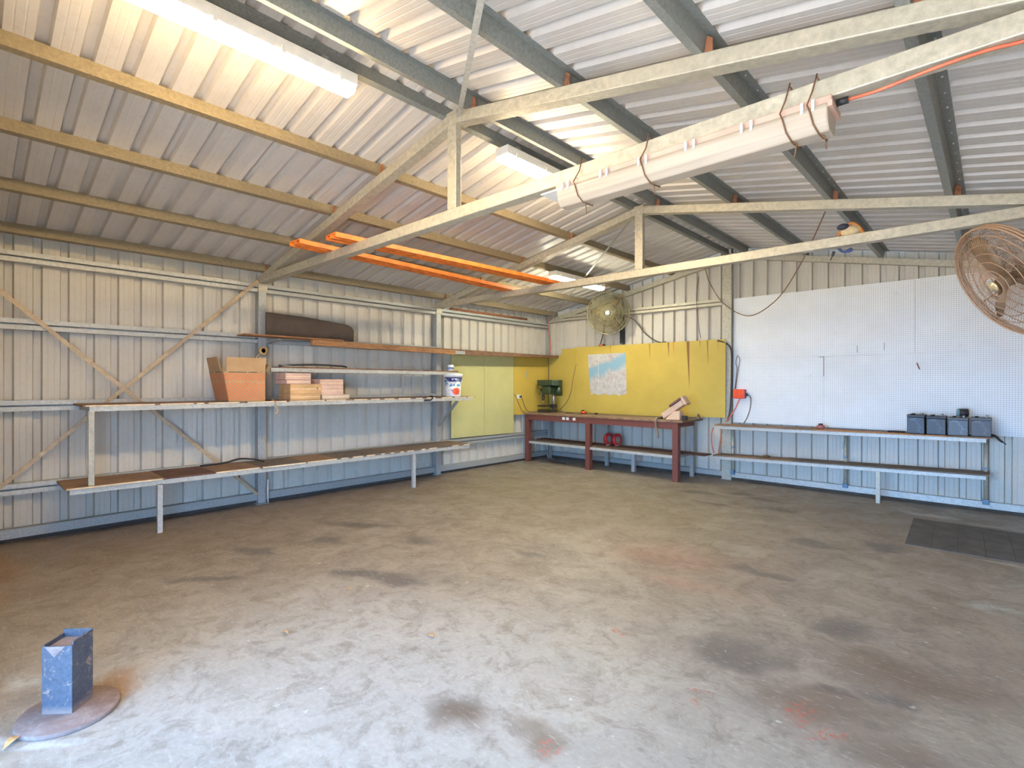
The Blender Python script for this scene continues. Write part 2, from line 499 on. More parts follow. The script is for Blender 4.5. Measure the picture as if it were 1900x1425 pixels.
wf = struct('wall_front', 'front gable wall with the open right-hand doorway, out of view')
for a, b, z0 in ((-.03, 3.98, 0), (3.98, 7.58, 2.40), (7.58, WID + .03, 0)):
    pr = [(a, 0), (RID, 0), (b, 0)] if a < RID < b else [(a, 0), (b, 0)]
    strip(pr, lambda u, d: (u, YF, z0), lambda u, d: (u, YF, rz(u) + .02)).build('cladding_sheet', M['wall'], wf)
MB().box(3.9, 7.66, YF - .02, YF + .08, 2.36, 2.48).build('door_header', M['galv'], wf)

MB().box(3.2, 8.3, YF - 2.2, YF - .01, 2.56, 2.62).build('added_sky_shade', M['roof'], wf)  # unseen slab added over the doorway to cut skylight on the near floor
ce = struct('ceiling', 'pale ribbed steel roof sheets on galvanised purlins')
for lo, hi in sheets(YF - .1, .1, PH_L):
    pr = rib_profile(PH_L, lo, hi)
    strip(pr, lambda u, d: (-.15, u, rz(0) - .03 + d), lambda u, d: (RID, u, rz(RID) + d)).build('roof_sheet', M['roof'], ce)
    strip(pr, lambda u, d: (WID + .15, u, rz(0) - .03 + d), lambda u, d: (RID, u, rz(RID) + d)).build('roof_sheet', M['roof'], ce)
MB().prism([(RID - .18, rz(RID) + .005), (RID, rz(RID) + .05), (RID + .18, rz(RID) + .005), (RID, rz(RID) + .055)], 'y', YF - .1, .1).build('ridge_light_seal', M['roof'], ce)  # strip added over the ridge gap to block daylight

# purlins -----------------------------------------------------------------
PD = .098
def sloped(side, xb, prof):
    zb = 2.877 + SL * (xb if side < 0 else WID - xb)
    c, s = math.cos(ANG), math.sin(ANG)
    out = []
    for u, n in prof:
        if side < 0: out.append((xb + u * c - n * s, zb + u * s + n * c))
        else: out.append((xb + u * c + n * s, zb - u * s + n * c))
    return out
T_ = .004
CP = [(0, 0), (0, PD), (-.05, PD), (-.05, PD - .014), (-.05 + T_, PD - .014), (-.05 + T_, PD - T_), (-T_, PD - T_), (-T_, T_), (-.05 + T_, T_), (-.05 + T_, .014), (-.05, .014), (-.05, 0)]
ZP = [(-.052, 0), (0, 0), (0, PD - T_), (.052, PD - T_), (.052, PD), (-T_, PD), (-T_, T_), (-.052, T_)]
LP = [(.30, 'D'), (1.145, 'C'), (2.005, 'B'), (2.875, 'A')]
for xb, nm in LP:
    MB().prism(sloped(-1, xb, CP), 'y', YF + .02, -.03).build('purlin', M['purlin_tan'], ce)
MB().prism(sloped(-1, 3.815, CP), 'y', YF + .02, -.03).build('purlin', M['purlin'], ce)
RP = [4.09, 4.958, 5.863, 6.718]
for xb in RP:
    p_ = MB().prism(sloped(1, xb, ZP), 'y', YF + .02, -.03)
    p_.build('purlin', M['purlin'], ce)
# roofing screws under the purlin flanges nearest the camera
sc_ = MB()
for xb in RP[2:]:
    pt = sloped(1, xb, [(.028, PD - .006)])[0]
    k = -38
    for i in range(24):
        y = PH_L - 2.4 * PITCH_R + i * PITCH_R - .03
        sc_.cyl((pt[0], y, pt[1] - .006), (pt[0], y, pt[1] + .002), .006, 6)
o_ = sc_.build('roofing_screws', M['galv_pale'], ce); o_['kind'] = 'stuff'
# diagonal roof bracing straps
MB().bar((RID + .02, Y1 + .05, 3.60), (7.55, YF + .15, 2.84), .035, .004, (0, 0, 1)).build('brace_strap', M['galv_pale'], ce)
MB().bar((RID - .05, Y2 + .05, 3.60), (.10, -.10, 2.85), .030, .004, (0, 0, 1)).build('brace_strap', M['galv'], ce)

# left wall girts, plate, braces --------------------------------------------
def girt_prof(z0):
    """lipped channel, open towards the room"""
    return [(.0, z0), (.1, z0), (.1, z0 + .044), (.097, z0 + .044), (.097, z0 + .003), (.003, z0 + .003), (.003, z0 + .102), (.097, z0 + .102),
            (.097, z0 + .060), (.1, z0 + .060), (.1, z0 + .105), (.0, z0 + .105)]
def girt_wall_left(z0, a, b, m):
    MB().prism([(x + .002, z) for x, z in girt_prof(z0)], 'y', a, b).build('girt', m, wl)
for z0 in (2.705, 2.055, 1.265, .465):
    girt_wall_left(z0, YF + .02, Y1 - .005, M['galv_pale'] if z0 > 2 else M['galv_pale'])
    girt_wall_left(z0, Y1 + .105, Y2 - .01, M['galv'])
    if z0 < .5 or z0 > 2.5: girt_wall_left(z0, Y2 + .10, -.09, M['galv'])
MB().box(.002, .085, YF + .02, -.09, .045, .135).build('bottom_plate', M['galv'], wl)
MB().box(.0, .05, YF + .02, -.09, .001, .045).build('gap_shade_strip', simple('gap_shade_grime', (.07, .055, .045), .9), wl)  # dark fill below the plate: its shadow gap and dirt in one colour
for p, q in (((.115, YF + .05, 2.90), (.115, Y1 + .0, .12)), ((.122, YF + .05, .06), (.122, Y1 - .01, 2.84))):
    MB().bar(p, q, .038, .006, (1, 0, 0)).build('brace_bar', M['brace'], wl)
# columns on the left wall
for y, lab in ((Y1, 'galvanised wall column under the near truss, tape roll hung on it'), (Y2 - .02, 'galvanised wall column under the far truss, beside the paint bucket')):
    t = thing('steel_column', lab, 'column', (.06, y + .05, 0))
    MB().box(.004, .118, y, y + .10, .008, 2.81).build('shaft', M['galv'], t, bevel=.006)
    MB().box(-.0 + .003, .150, y - .03, y + .13, 0, .008).build('base_plate', M['galv'], t)
    MB().box(.004, .125, y - .004, y + .104, 2.72, 2.812).build('cap', M['truss'], t)
o = MB().cyl((.135, Y1 + .112, 0), (.135, Y1 + .112, .30), .012, 8).build('pipe_stub', M['white_pl'], None, (.135, Y1 + .112, 0)); tag(o, 'short pale pipe stub at the foot of the near wall column', 'pipe')
# corner post
t = thing('steel_column', 'corner post where the side wall meets the gable wall', 'column', (.05, -.05, 0))
MB().box(.004, .085, -.085, -.005, 0, 2.94).build('shaft', M['galv'], t)

# back wall frame -----------------------------------------------------------
t = thing('steel_column', 'gable wall middle post between yellow board and white pegboard', 'column', (3.79, -.05, 0))
MB().box(3.715, 3.865, -.085, -.004, .006, 3.56).build('shaft', M['truss'], t, bevel=.005)
MB().box(3.70, 3.88, -.12, -.004, 0, .006).build('base_plate', M['galv'], t)
def girt_back(z0, a, b, m):
    MB().prism([(-x - .002, z) for x, z in girt_prof(z0)], 'x', a, b).build('girt', m, wb)
MB().box(-.06, -.001, .001, .06, 0, 3.05).build('corner_light_seal', M['wall'], wb)  # box added behind the corner to stop a daylight leak
MB().box(3.66, 3.92, .046, .052, .02, rz(3.8)).build('joint_light_seal', M['wall'], wb)  # plate added behind the middle post to stop a daylight leak
girt_back(2.832, .09, 3.712, M['truss'])
MB().box(.09, 3.712, -.075, -.002, .045, .125).build('bottom_plate', M['galv'], wb)
MB().box(3.868, WID - .02, -.075, -.002, .045, .125).build('bottom_plate', M['galv_pale'], wb)
MB().box(.05, WID - .02, -.05, 0, .001, .045).build('gap_shade_strip', simple('gap_shade_grime_back', (.07, .055, .045), .9), wb)  # same along the back: gap shadow and dirt put into the dark colour
for a, b in ((.05, RID), (WID - .05, RID)):
    za, zb = 2.79 + SL * .05, 2.79 + SL * RID
    MB().add([(a, -.085, za), (a, -.004, za), (b, -.004, zb), (b, -.085, zb), (a, -.085, za + .085), (a, -.004, za + .085), (b, -.004, zb + .085), (b, -.085, zb + .085)],
             [(0, 1, 2, 3), (7, 6, 5, 4), (0, 4, 5, 1), (1, 5, 6, 2), (2, 6, 7, 3), (3, 7, 4, 0)]).build('rafter', M['truss'], wb)

# roof trusses --------------------------------------------------------------
def truss(y, lab):
    t = thing('roof_truss', lab, 'truss', (RID, y + .05, 2.815), 'steel roof trusses')
    ya, yb = y, y + .10
    lo = lambda x: 2.79 + SL * min(x, WID - x)
    for a, b in ((.02, RID), (WID - .02, RID)):
        h = .088
        MB().hexa([(a, ya, lo(a)), (b, ya, lo(b)), (b, yb, lo(b)), (a, yb, lo(a))], [(a, ya, lo(a) + h), (b, ya, lo(b) + h), (b, yb, lo(b) + h), (a, yb, lo(a) + h)]).build('top_chord', M['truss'], t, bevel=.006)
    MB().box(.12, WID - .08, ya + .002, yb - .002, 2.815, 2.905).build('bottom_chord', M['truss'], t, bevel=.006)
    MB().box(RID - .055, RID + .048, ya + .004, ya + .060, 2.905, lo(RID) + .02).build('king_post', M['truss'], t, bevel=.005)
    # gusset weld at the apex
    MB().hexa([(RID - .07, ya - .003, lo(RID) - .012), (RID + .07, ya - .003, lo(RID) - .012), (RID + .07, yb + .003, lo(RID) - .012), (RID - .07, yb + .003, lo(RID) - .012)],
              [(RID - .06, ya - .003, lo(RID) + .09), (RID + .06, ya - .003, lo(RID) + .09), (RID + .06, yb + .003, lo(RID) + .09), (RID - .06, yb + .003, lo(RID) + .09)]).build('apex_plate', M['truss'], t)
    for xb in RP:
        z = 2.879 + SL * (WID - xb)
        MB().hexa([(xb + .004, ya + .01, z - .01), (xb + .05, ya + .01, z - .018), (xb + .05, ya + .018, z - .018), (xb + .004, ya + .018, z - .01)],
                  [(xb + .02, ya + .01, z + .082), (xb + .05, ya + .01, z + .06), (xb + .05, ya + .018, z + .06), (xb + .02, ya + .018, z + .082)]).build('purlin_cleat', M['rust'], t)
    for xb, _ in LP:
        z = 2.879 + SL * xb
        MB().box(xb + .002, xb + .03, ya + .01, ya + .02, z - .005, z + .08).build('purlin_cleat', M['rust'], t)
    return t
truss(Y1, 'near steel roof truss with the unlit batten light strapped under it')
truss(Y2, 'far steel roof truss with the small bundle wedged on its bottom chord')

# ------------------------------------------------------------------ boards on the walls
def board(name, label, cat, x0, x1, y0, y1, z0, z1, m, bevel=.003):
    o = MB().box(x0, x1, y0, y1, z0, z1).build(name, m, None, ((x0 + x1) / 2, (y0 + y1) / 2, z0), bevel)
    # materials use world coords: keep object coords = world by moving the texture origin
    return tag(o, label, cat)
def wboard(name, label, cat, verts_poly, plane, a, b, m):
    """polygon board with origin at world zero so that stain positions are true"""
    mb = MB().prism(verts_poly, plane, a, b)
    return tag(mb.build(name, m, None, (0, 0, 0)), label, cat)
wboard('painted_board', 'pale green-yellow board on the side wall, nearest the paint bucket', 'board', [(-2.78, .595), (-1.998, .588), (-1.998, 2.095), (-2.78, 2.10)], 'x', .107, .119, M['yellow_g'])
wboard('painted_board', 'pale green-yellow board on the side wall, second from the bucket', 'board', [(-1.992, .588), (-1.196, .582), (-1.196, 2.09), (-1.992, 2.095)], 'x', .107, .119, M['yellow_g'])
wboard('painted_board', 'deep yellow board on the side wall with the power outlet', 'board', [(-1.19, .93), (-.13, .93), (-.13, 2.10), (-1.19, 2.09)], 'x', .107, .119, M['yellow_l'])
wboard('painted_board', 'narrow yellow board in the wall corner behind the drill press', 'board', [(.13, .93), (.80, .93), (.80, 2.255), (.46, 2.25), (.46, 2.13), (.13, 2.12)], 'y', -.122, -.110, M['yellow_b'])
wboard('painted_board', 'large rust-streaked yellow board on the gable wall behind the workbench', 'board', [(.803, .93), (3.79, 1.0), (3.79, 2.23), (3.765, 2.272), (.803, 2.272)], 'y', -.122, -.110, M['yellow_b'])

M['peg_edge'] = M['peg']
wboard('pegboard', 'small lower left white pegboard panel beside the red outlet box', 'pegboard', [(3.885, .93), (5.158, .93), (5.158, 1.947), (3.885, 1.967)], 'y', -.034, -.022, M['peg'])
wboard('pegboard', 'lower right white pegboard panel behind the car batteries', 'pegboard', [(5.160, .93), (7.25, .93), (7.25, 1.957), (6.203, 1.957), (5.160, 1.947)], 'y', -.034, -.022, M['peg'])
wboard('pegboard', 'upper left white pegboard panel above the red outlet box', 'pegboard', [(3.885, 1.969), (5.16, 1.949), (6.202, 1.959), (6.202, 2.930), (3.885, 2.925)], 'y', -.034, -.022, M['peg'])
wboard('pegboard', 'upper right white pegboard panel behind the big rusty fan', 'pegboard', [(6.204, 1.959), (7.25, 1.959), (7.25, 2.86), (7.10, 2.905), (6.9, 2.93), (6.204, 2.930)], 'y', -.034, -.022, M['peg'])

def map_mat():
    t = NT('wall_map_print')
    o = t.sep(); n = t.noise(4, 5, .6); n2 = t.noise(14, 5, .7)
    s = t.math('ADD', t.math('SUBTRACT', o['Z'], t.math('MULTIPLY', o['X'], .42)), t.math('MULTIPLY', n, .35))
    band = t.math('MULTIPLY', t.rng(s, 1.22, 1.34), t.rng(s, 1.56, 1.48))
    c = t.mix(t.rng(n2, .42, .62), (.50, .47, .41), (.38, .35, .34))
    c = t.mix(t.rng(t.noise(7, 4), .55, .7, 0, .5), c, (.42, .28, .24))
    c = t.mix(band, c, (.22, .36, .44))
    fold = t.math('LESS_THAN', t.math('ABSOLUTE', t.math('SUBTRACT', o['X'], 1.36)), .004)
    c = t.mix(fold, c, (.6, .58, .55))
    return t.out(c, .6)
mp = [(1.11, 2.115), (1.955, 2.12), (1.97, 1.75), (1.978, 1.36)] + [(1.978 - .79 * i / 10, 1.345 + .018 * math.sin(i * 2.3) - (.012 if i % 3 else 0)) for i in range(1, 10)] + [(1.185, 1.32), (1.15, 1.6)]
tag(MB().prism(mp, 'y', -.1245, -.1225).build('wall_map', map_mat()), 'faded paper map with blue band pinned to yellow board', 'map')

# ------------------------------------------------------------------ left shelves
# lower bench shelf
t = thing('bench_shelf', 'low plank-topped bench shelf on steel legs along the side wall', 'shelf', (.4, -5.4, 0))
ZB = .545
MB().prism([(.655, ZB - .048), (.70, ZB - .048), (.70, ZB), (.694, ZB), (.694, ZB - .042), (.655, ZB - .042)], 'y', -7.88, -2.88).build('front_rail', M['galv_pale'], t)
MB().box(.112, .15, -7.88, -6.02, ZB - .045, ZB).build('back_rail', M['galv'], t)
MB().box(.112, .15, -5.84, -3.16, ZB - .045, ZB).build('back_rail', M['galv'], t)
for y in (-7.88, -6.08, -4.5, -2.92):
    MB().box(.12, .69, y, y + .04, ZB - .042, ZB - .002).build('cross_rail', M['galv_pale'], t)
for y, x0 in ((-7.19, .655), (-4.0, .655)):
    MB().box(x0, x0 + .045, y, y + .045, 0, ZB - .04).build('leg', M['galv_pale'], t)
ys = [(-7.915, -7.13, 'ply_a'), (-7.125, -6.66, 'ply_b'), (-6.655, -6.17, 'ply_a'), (-6.165, -5.62, 'ply_d'), (-5.615, -5.2, 'ply_a'), (-5.195, -4.45, 'ply_d'), (-4.445, -3.9, 'ply_c'), (-3.895, -3.3, 'ply_d'), (-3.295, -2.86, 'ply_c')]
for i, (a, b, m) in enumerate(ys):
    segs = [(a, b)]
    x0 = .06 if not (a < Y1 + .1 and b > Y1) else .125
    p = MB().box(x0 if i else .02 + .1, .705 + (.012 if i % 3 == 0 else .0), a, b, ZB, ZB + .018).build('plank', M[m], t)
    if i in (0, 2, 3, 4):
        MB().box(.706 + (.012 if i % 3 == 0 else .0), .709 + (.012 if i % 3 == 0 else 0), a + .01, b - .02, ZB + .002, ZB + .017).build('bare_edge', M['edge'], p)
    elif i >= 5:
        yy = a + .04
        while yy < b - .1:
            w = random.uniform(.05, .2)
            MB().box(.706 + (.012 if i % 3 == 0 else 0), .709 + (.012 if i % 3 == 0 else 0), yy, min(b - .02, yy + w), ZB + .002, ZB + .016).build('bare_edge', M['edge'], p)
            yy += w + random.uniform(.05, .18)
# upright between bench and long shelf
t2 = thing('long_shelf', 'long middle plank shelf carrying the cardboard box and paint bucket', 'shelf', (.4, -5.3, 1.3))
ZS = 1.315
MB().box(.655, .70, -7.745, -7.70, ZB + .02, ZS - .042).build('upright', M['truss'], t2)
MB().prism([(.665, ZS - .045), (.71, ZS - .045), (.71, ZS), (.704, ZS), (.704, ZS - .039), (.665, ZS - .039)], 'y', -7.74, -2.86).build('front_rail', M['galv_pale'], t2)
MB().box(.126, .17, -7.74, Y1 - .04, ZS - .045, ZS).build('back_rail', M['galv'], t2)
MB().box(.126, .17, Y1 + .14, Y2 - .05, ZS - .045, ZS).build('back_rail', M['galv'], t2)
for y in (-7.74, -5.7, -4.4, -3.24):
    MB().box(.13, .70, y, y + .04, ZS - .04, ZS - .002).build('cross_rail', M['galv_pale'], t2)
MB().bar((.67, -3.12, ZS - .05), (.122, -3.06, .83), .035, .035).build('strut', M['galv'], t2)
ys = [(-7.79, -6.75, 'ply_a'), (-6.745, -6.35, 'ply_c'), (-6.345, -5.86, 'ply_b'), (-5.855, -5.0, 'ply_a'), (-4.995, -4.3, 'ply_c'), (-4.295, -3.5, 'ply_b'), (-3.495, -2.78, 'ply_c')]
for i, (a, b, m) in enumerate(ys):
    x0 = .125 if (a < Y1 + .14 and b > Y1 - .04) or (a < Y2 + .1 and b > Y2 - .06) else .06
    p = MB().box(.128, .715, a, b, ZS, ZS + .017).build('plank', M[m], t2)
    yy = a + .02
    while yy < b - .08:
        w = random.uniform(.25, .6) if i < 4 else random.uniform(.08, .25)
        MB().box(.7155, .718, yy, min(b - .02, yy + w), ZS + .002, ZS + .015).build('bare_edge', M['edge'], p)
        yy += w + random.uniform(.02, .12)
# narrow middle shelf
t3 = thing('narrow_shelf', 'narrow galvanised shelf between the two wall columns above the box', 'shelf', (.3, -4.4, 1.7))
ZN = 1.735
MB().prism([(.37, ZN - .05), (.415, ZN - .05), (.415, ZN), (.409, ZN), (.409, ZN - .044), (.37, ZN - .044)], 'y', -5.94, -2.92).build('front_rail', M['galv_pale'], t3)
MB().box(.126, .16, Y1 + .14, Y2 - .05, ZN - .05, ZN).build('back_rail', M['galv'], t3)
for y in (-5.8, -3.28): MB().box(.13, .41, y, y + .04, ZN - .045, ZN - .002).build('cross_rail', M['galv'], t3)
for a, b in ((-5.82, -4.6), (-4.595, -2.88)):
    MB().box(.128, .42, a, b, ZN, ZN + .018).build('plank', M['timber_dk'], t3)
# top shelf
t4 = thing('top_shelf', 'top timber shelf along the side wall running into the corner', 'shelf', (.3, -3, 2.05))
MB().box(.13, .40, -6.24, -4.95, 2.125, 2.140).build('plank', M['timber'], t4)
MB().hexa([(.34, -5.40, 2.045), (.40, -5.40, 2.045), (.40, -2.90, 2.025), (.34, -2.90, 2.025)], [(.34, -5.40, 2.12), (.40, -5.40, 2.12), (.40, -2.90, 2.10), (.34, -2.90, 2.10)]).build('front_board', M['timber'], t4)
MB().hexa([(.34, -2.90, 2.022), (.40, -2.90, 2.022), (.40, -.14, 2.075), (.34, -.14, 2.075)], [(.34, -2.90, 2.098), (.40, -2.90, 2.098), (.40, -.14, 2.118), (.34, -.14, 2.118)]).build('front_board', M['timber_dk'], t4)
MB().box(.13, .335, -4.94, -.14, 2.103, 2.120).build('plank', M['timber_dk'], t4)
MB().box(.40, .404, -2.93, -2.72, 2.035, 2.09).build('splice_plate', M['galv'], t4)
for y in (-5.85, -3.22):
    MB().hexa([(.122, y, 2.06), (.39, y, 2.085), (.39, y + .04, 2.085), (.122, y + .04, 2.06)], [(.122, y, 2.10), (.39, y, 2.10), (.39, y + .04, 2.10), (.122, y + .04, 2.10)]).build('bracket', M['galv'], t4)
MB().box(.122, .39, -1.6, -1.56, 2.06, 2.10).build('bracket', M['galv'], t4)

# ------------------------------------------------------------------ things on the left shelves
# brown parcel board leaning on top shelf
pb = []
n = 10
prof = [(-5.93, 2.142), (-4.70, 2.142)] + [(-4.70 - .16 * (1 - math.cos(a)), 2.30 + .10 * math.sin(a) - .02) for a in [PI / 2 * i / 6 for i in range(7)]] + [(-5.4, 2.425), (-5.93, 2.445)]
mb = MB().prism(prof, 'x', .20, .235)
tag(mb.build('parcel_board', simple('brown_fibreboard', (.075, .052, .036), .8, 0, .12, 8), None, (.217, -5.3, 2.142), .012), 'dark brown rounded board leaning on the top shelf', 'board')

# cardboard box
def box_mat():
    t = NT('printed_cardboard')
    o = t.sep(); n = t.noise(5, 5, .6)
    c = t.mix(t.rng(n, .3, .7), (.50, .31, .15), (.40, .235, .105))
    s = t.math('FRACT', t.math('MULTIPLY', t.math('SUBTRACT', t.math('ADD', o['Y'], o['X']), o['Z']), 27))
    st = t.math('LESS_THAN', s, .48)
    zone = t.math('MULTIPLY', t.rng(o['Z'], .322, .324, 1, 0), t.rng(o['Z'], .012, .014))
    # jagged break in the band
    mid = t.math('ABSOLUTE', t.math('SUBTRACT', o['Z'], t.math('MULTIPLY_ADD', t.noise(13, 2), .06, .195)))
    keep = t.math('GREATER_THAN', mid, .010)
    tear = t.ell(.27, .16, .06, .07, 0, .5, None, .09, .10)
    mk = t.math('MULTIPLY', t.math('MULTIPLY', st, zone), keep)
    mk = t.math('MULTIPLY', mk, t.math('SUBTRACT', 1, tear))
    c = t.mix(t.math('MULTIPLY', mk, .85), c, (.66, .15, .05))
    crease = t.math('LESS_THAN', t.math('ABSOLUTE', t.math('SUBTRACT', o['Z'], .335)), .004)
    c = t.mix(t.math('MULTIPLY', crease, t.rng(t.noise(16, 3), .45, .5)), c, (.05, .03, .02))
    return t.out(c, .75)
BZ = ZS + .018
t = thing('cardboard_box', 'open cardboard box printed with orange diagonal stripes on the long shelf', 'box', (.42, -6.28, BZ))
bm_ = box_mat()
x0, x1, y0, y1, h = .16, .63, -6.55, -6.10, .34
def panel(pts, th=.006, nm='side_panel'):
    a = [Vector(p) for p in pts]; nr = (a[1] - a[0]).cross(a[2] - a[0]).normalized() * th
    return MB().hexa(a, [p + nr for p in a]).build(nm, bm_, t)
# sides (bulging slightly at the worn lower left corner)
panel([(x1, y0 + .06, BZ), (x1, y1, BZ), (x1, y1, BZ + h), (x1, y0, BZ + h)])
panel([(x0, y0 + .07, BZ), (x1, y0 + .06, BZ), (x1, y0, BZ + h), (x0, y0, BZ + h)])
panel([(x1, y1, BZ), (x0, y1, BZ), (x0, y1, BZ + h), (x1, y1, BZ + h)])
panel([(x0, y1, BZ), (x0, y0 + .07, BZ), (x0, y0, BZ + h), (x0, y1, BZ + h)])
panel([(x0 + .01, y0 + .08, BZ + .002), (x1 - .01, y0 + .08, BZ + .002), (x1 - .01, y1 - .01, BZ + .002), (x0 + .01, y1 - .01, BZ + .002)], .005, 'bottom_panel')
panel([(x1, y0 + .03, BZ + h + .002), (x1, y1, BZ + h + .002), (x1 + .012, y1 + .01, BZ + h + .165), (x1 + .012, y0 + .02, BZ + h + .165)], .005, 'flap')
panel([(x0, y0, BZ + h + .002), (x1 - .06, y0, BZ + h + .002), (x1 - .05, y0 - .05, BZ + h + .165), (x0, y0 - .03, BZ + h + .165)], .005, 'flap')
panel([(x1, y1, BZ + h + .002), (x0, y1, BZ + h + .002), (x0, y1 + .07, BZ + h + .10), (x1, y1 + .05, BZ + h + .09)], .005, 'flap')

# flat packs / tile boxes beside the carton
pk = simple('pinkish_carton', (.62, .40, .30), .75, 0, .1, 9)
tn = simple('tan_carton', (.60, .36, .16), .75, 0, .15, 8)
gy = simple('pale_carton', (.56, .44, .33), .75, 0, .1, 8)
def carton(label, x0, x1, y0, y1, z0, z1, m, ridges=2, rot=0, cat='carton'):
    c = Vector(((x0 + x1) / 2, (y0 + y1) / 2, z0))
    t = thing('flat_carton', label, cat, c, 'flat cartons beside the striped box')
    t.rotation_euler.z = rot
    MB().box(x0, x1, y0, y1, z0, z1).build('body', m, t, bevel=.004)
    for i in range(ridges):
        z = z0 + (z1 - z0) * (i + 1) / (ridges + 1)
        MB().box(x1, x1 + .004, y0 + .005, y1 - .005, z - .004, z + .004).build('seam', M['edge'], t)
    return t
carton('tan torn carton lowest in the left pile beside the striped box', .30, .64, -5.80, -5.41, BZ, BZ + .075, tn, 1)
_c = carton('tan carton with a dark hole, second in the left pile', .32, .64, -5.80, -5.40, BZ + .076, BZ + .20, tn, 1, .0)
MB().cyl((.640, -5.45, BZ + .14), (.6415, -5.45, BZ + .14), .014, 12).build('hole', M['dark'], _c)
carton('thin pink carton, third in the left pile', .30, .62, -5.84, -5.53, BZ + .201, BZ + .250, pk, 1, .02)
carton('pink carton on top of the left pile under the narrow shelf', .30, .61, -5.84, -5.52, BZ + .252, BZ + .335, pk, 1, -.03)
carton('pale flat carton under the right-hand pink carton', .30, .62, -5.38, -4.99, BZ, BZ + .06, gy, 1)
carton('large pink carton right of the tan pile', .30, .60, -5.40, -5.07, BZ + .061, BZ + .262, pk, 3)
# tape roll hanging on column
t = thing('tape_roll', 'roll of tan masking tape hanging on the near wall column', 'tape', (.16, -5.93, 1.93))
MB().lathe([(.055, -.02), (.055, .02), (.03, .02), (.03, -.02), (.055, -.02)], (.145, -5.93, 1.955), 20, 'x').build('roll', simple('masking_tape', (.55, .36, .15), .7), t)
MB().cyl((.12, -5.93, 1.985), (.175, -5.93, 1.985), .004, 6).build('hook', M['galv'], t)
MB().tube(spline([(.15, -5.97, 1.91), (.16, -6.02, 1.87), (.15, -5.99, 1.84), (.14, -5.95, 1.84)]), .008, 5).build('loose_end', simple('masking_tape_end', (.6, .45, .25), .7), t)
# strips on narrow shelf
o = MB().tube(spline([(.30, -5.80, ZN + .032), (.28, -5.3, ZN + .055), (.33, -4.95, ZN + .045), (.36, -4.88, ZN + .03)]), .012, 6).build('rubber_hose', M['rubber'], None, (.3, -5.3, ZN + .02))
tag(o, 'black hose lying on the narrow shelf beside the column', 'hose')
o = MB().bar((.33, -5.78, ZN + .04), (.37, -5.62, ZN + .022), .03, .006).build('metal_strip', M['galv_pale'], None, (.35, -5.7, ZN + .02)); tag(o, 'short pale metal strip on the narrow shelf end', 'strip')

# paint bucket
def bucket_mat():
    t = NT('bucket_label_print')
    o = t.sep(); z = o['Z']; n = t.noise(16, 4, .7); n2 = t.noise(30, 3)
    c = (.74, .72, .68)
    navy = t.math('MULTIPLY', t.rng(z, .305, .31, 1, 0), t.rng(z, .235, .24))
    c = t.mix(navy, c, (.02, .025, .14))
    cy = t.math('MULTIPLY', t.math('MULTIPLY', t.rng(z, .245, .25, 1, 0), t.rng(z, .16, .165)), t.rng(n, .46, .52))
    c = t.mix(cy, c, (.05, .22, .42))
    tx = t.math('MULTIPLY', t.math('MULTIPLY', t.rng(z, .285, .29, 1, 0), t.rng(z, .262, .267)), t.rng(n2, .5, .55))
    c = t.mix(tx, c, (.8, .8, .8))
    rd = t.ell(.125, -.03, .10, .055, .6, .25, None, .085, .06)
    c = t.mix(rd, c, (.75, .09, .03))
    dk = t.math('MULTIPLY', t.rng(t.noise(20, 3), .62, .66), t.rng(z, .2, .15))
    c = t.mix(dk, c, (.03, .05, .12))
    return t.out(c, .35)
bx, by = .585, -3.14
t = thing('paint_bucket', 'white plastic paint bucket with blue and red label on the long shelf', 'bucket', (bx, by, BZ))
MB().lathe([(.118, 0), (.122, .01), (.140, .315)], (bx, by, BZ), 32).build('pail', bucket_mat(), t)
MB().lathe([(.141, .315), (.157, .318), (.157, .362), (.150, .37), (0, .366)], (bx, by, BZ), 32).build('lid', M['white_pl'], t)
MB().tube([(bx + .155 * math.cos(a), by + .155 * math.sin(a), BZ + .30 - .09 * math.sin((a + 1.9) * 1.0)) for a in [-1.9 + PI * i / 12 for i in range(13)]], .004, 6).build('handle', M['white_pl'], t)
t = thing('small_tin', 'small white tin standing on the narrow shelf above the bucket', 'tin', (.34, -2.98, ZN + .018))
MB().lathe([(.05, 0), (.052, .004), (.052, .095), (.047, .1), (0, .098)], (.34, -2.98, ZN + .018), 20).build('can', M['white_pl'], t)
MB().lathe([(.0525, .02), (.0528, .021), (.0528, .06), (.0525, .061)], (.34, -2.98, ZN + .018), 20).build('paper_label', simple('blue_grey_label', (.25, .32, .5), .5, 0, .4, 30), t)
# bits on the bench shelf
o = MB().tube(spline([(.2, -6.66, ZB + .03), (.22, -6.4, ZB + .04), (.25, -6.25, ZB + .075), (.24, -6.08, ZB + .05), (.35, -6.0, ZB + .028)]), .011, 6).build('rubber_hose', M['rubber'], None, (.25, -6.3, ZB + .018)); tag(o, 'length of black rubber strip on the low bench shelf', 'hose')
o = MB().tube(spline([(.46, -3.5, ZS + .026), (.66, -3.62, ZS + .03), (.722, -3.66, ZS + .02), (.728, -3.70, ZS - .02), (.725, -3.82, ZS - .022)]), .012, 6).build('rubber_strap', M['rubber'], None, (.6, -3.65, ZS + .018)); tag(o, 'black strap end draped over the long shelf edge', 'strap')
o = MB().tube(spline([(.66, -6.03, ZS + .028), (.724, -6.02, ZS + .012), (.735, -6.02, ZS - .03), (.73, -5.99, ZS - .10), (.728, -6.01, ZS - .14)]), [.010] * 24 + [.013] * 9, 6).build('frayed_rope', simple('rope', (.45, .32, .17), .9), None, (.7, -6.02, ZS + .018)); tag(o, 'short frayed rope end hanging from the long shelf beside the box', 'rope')

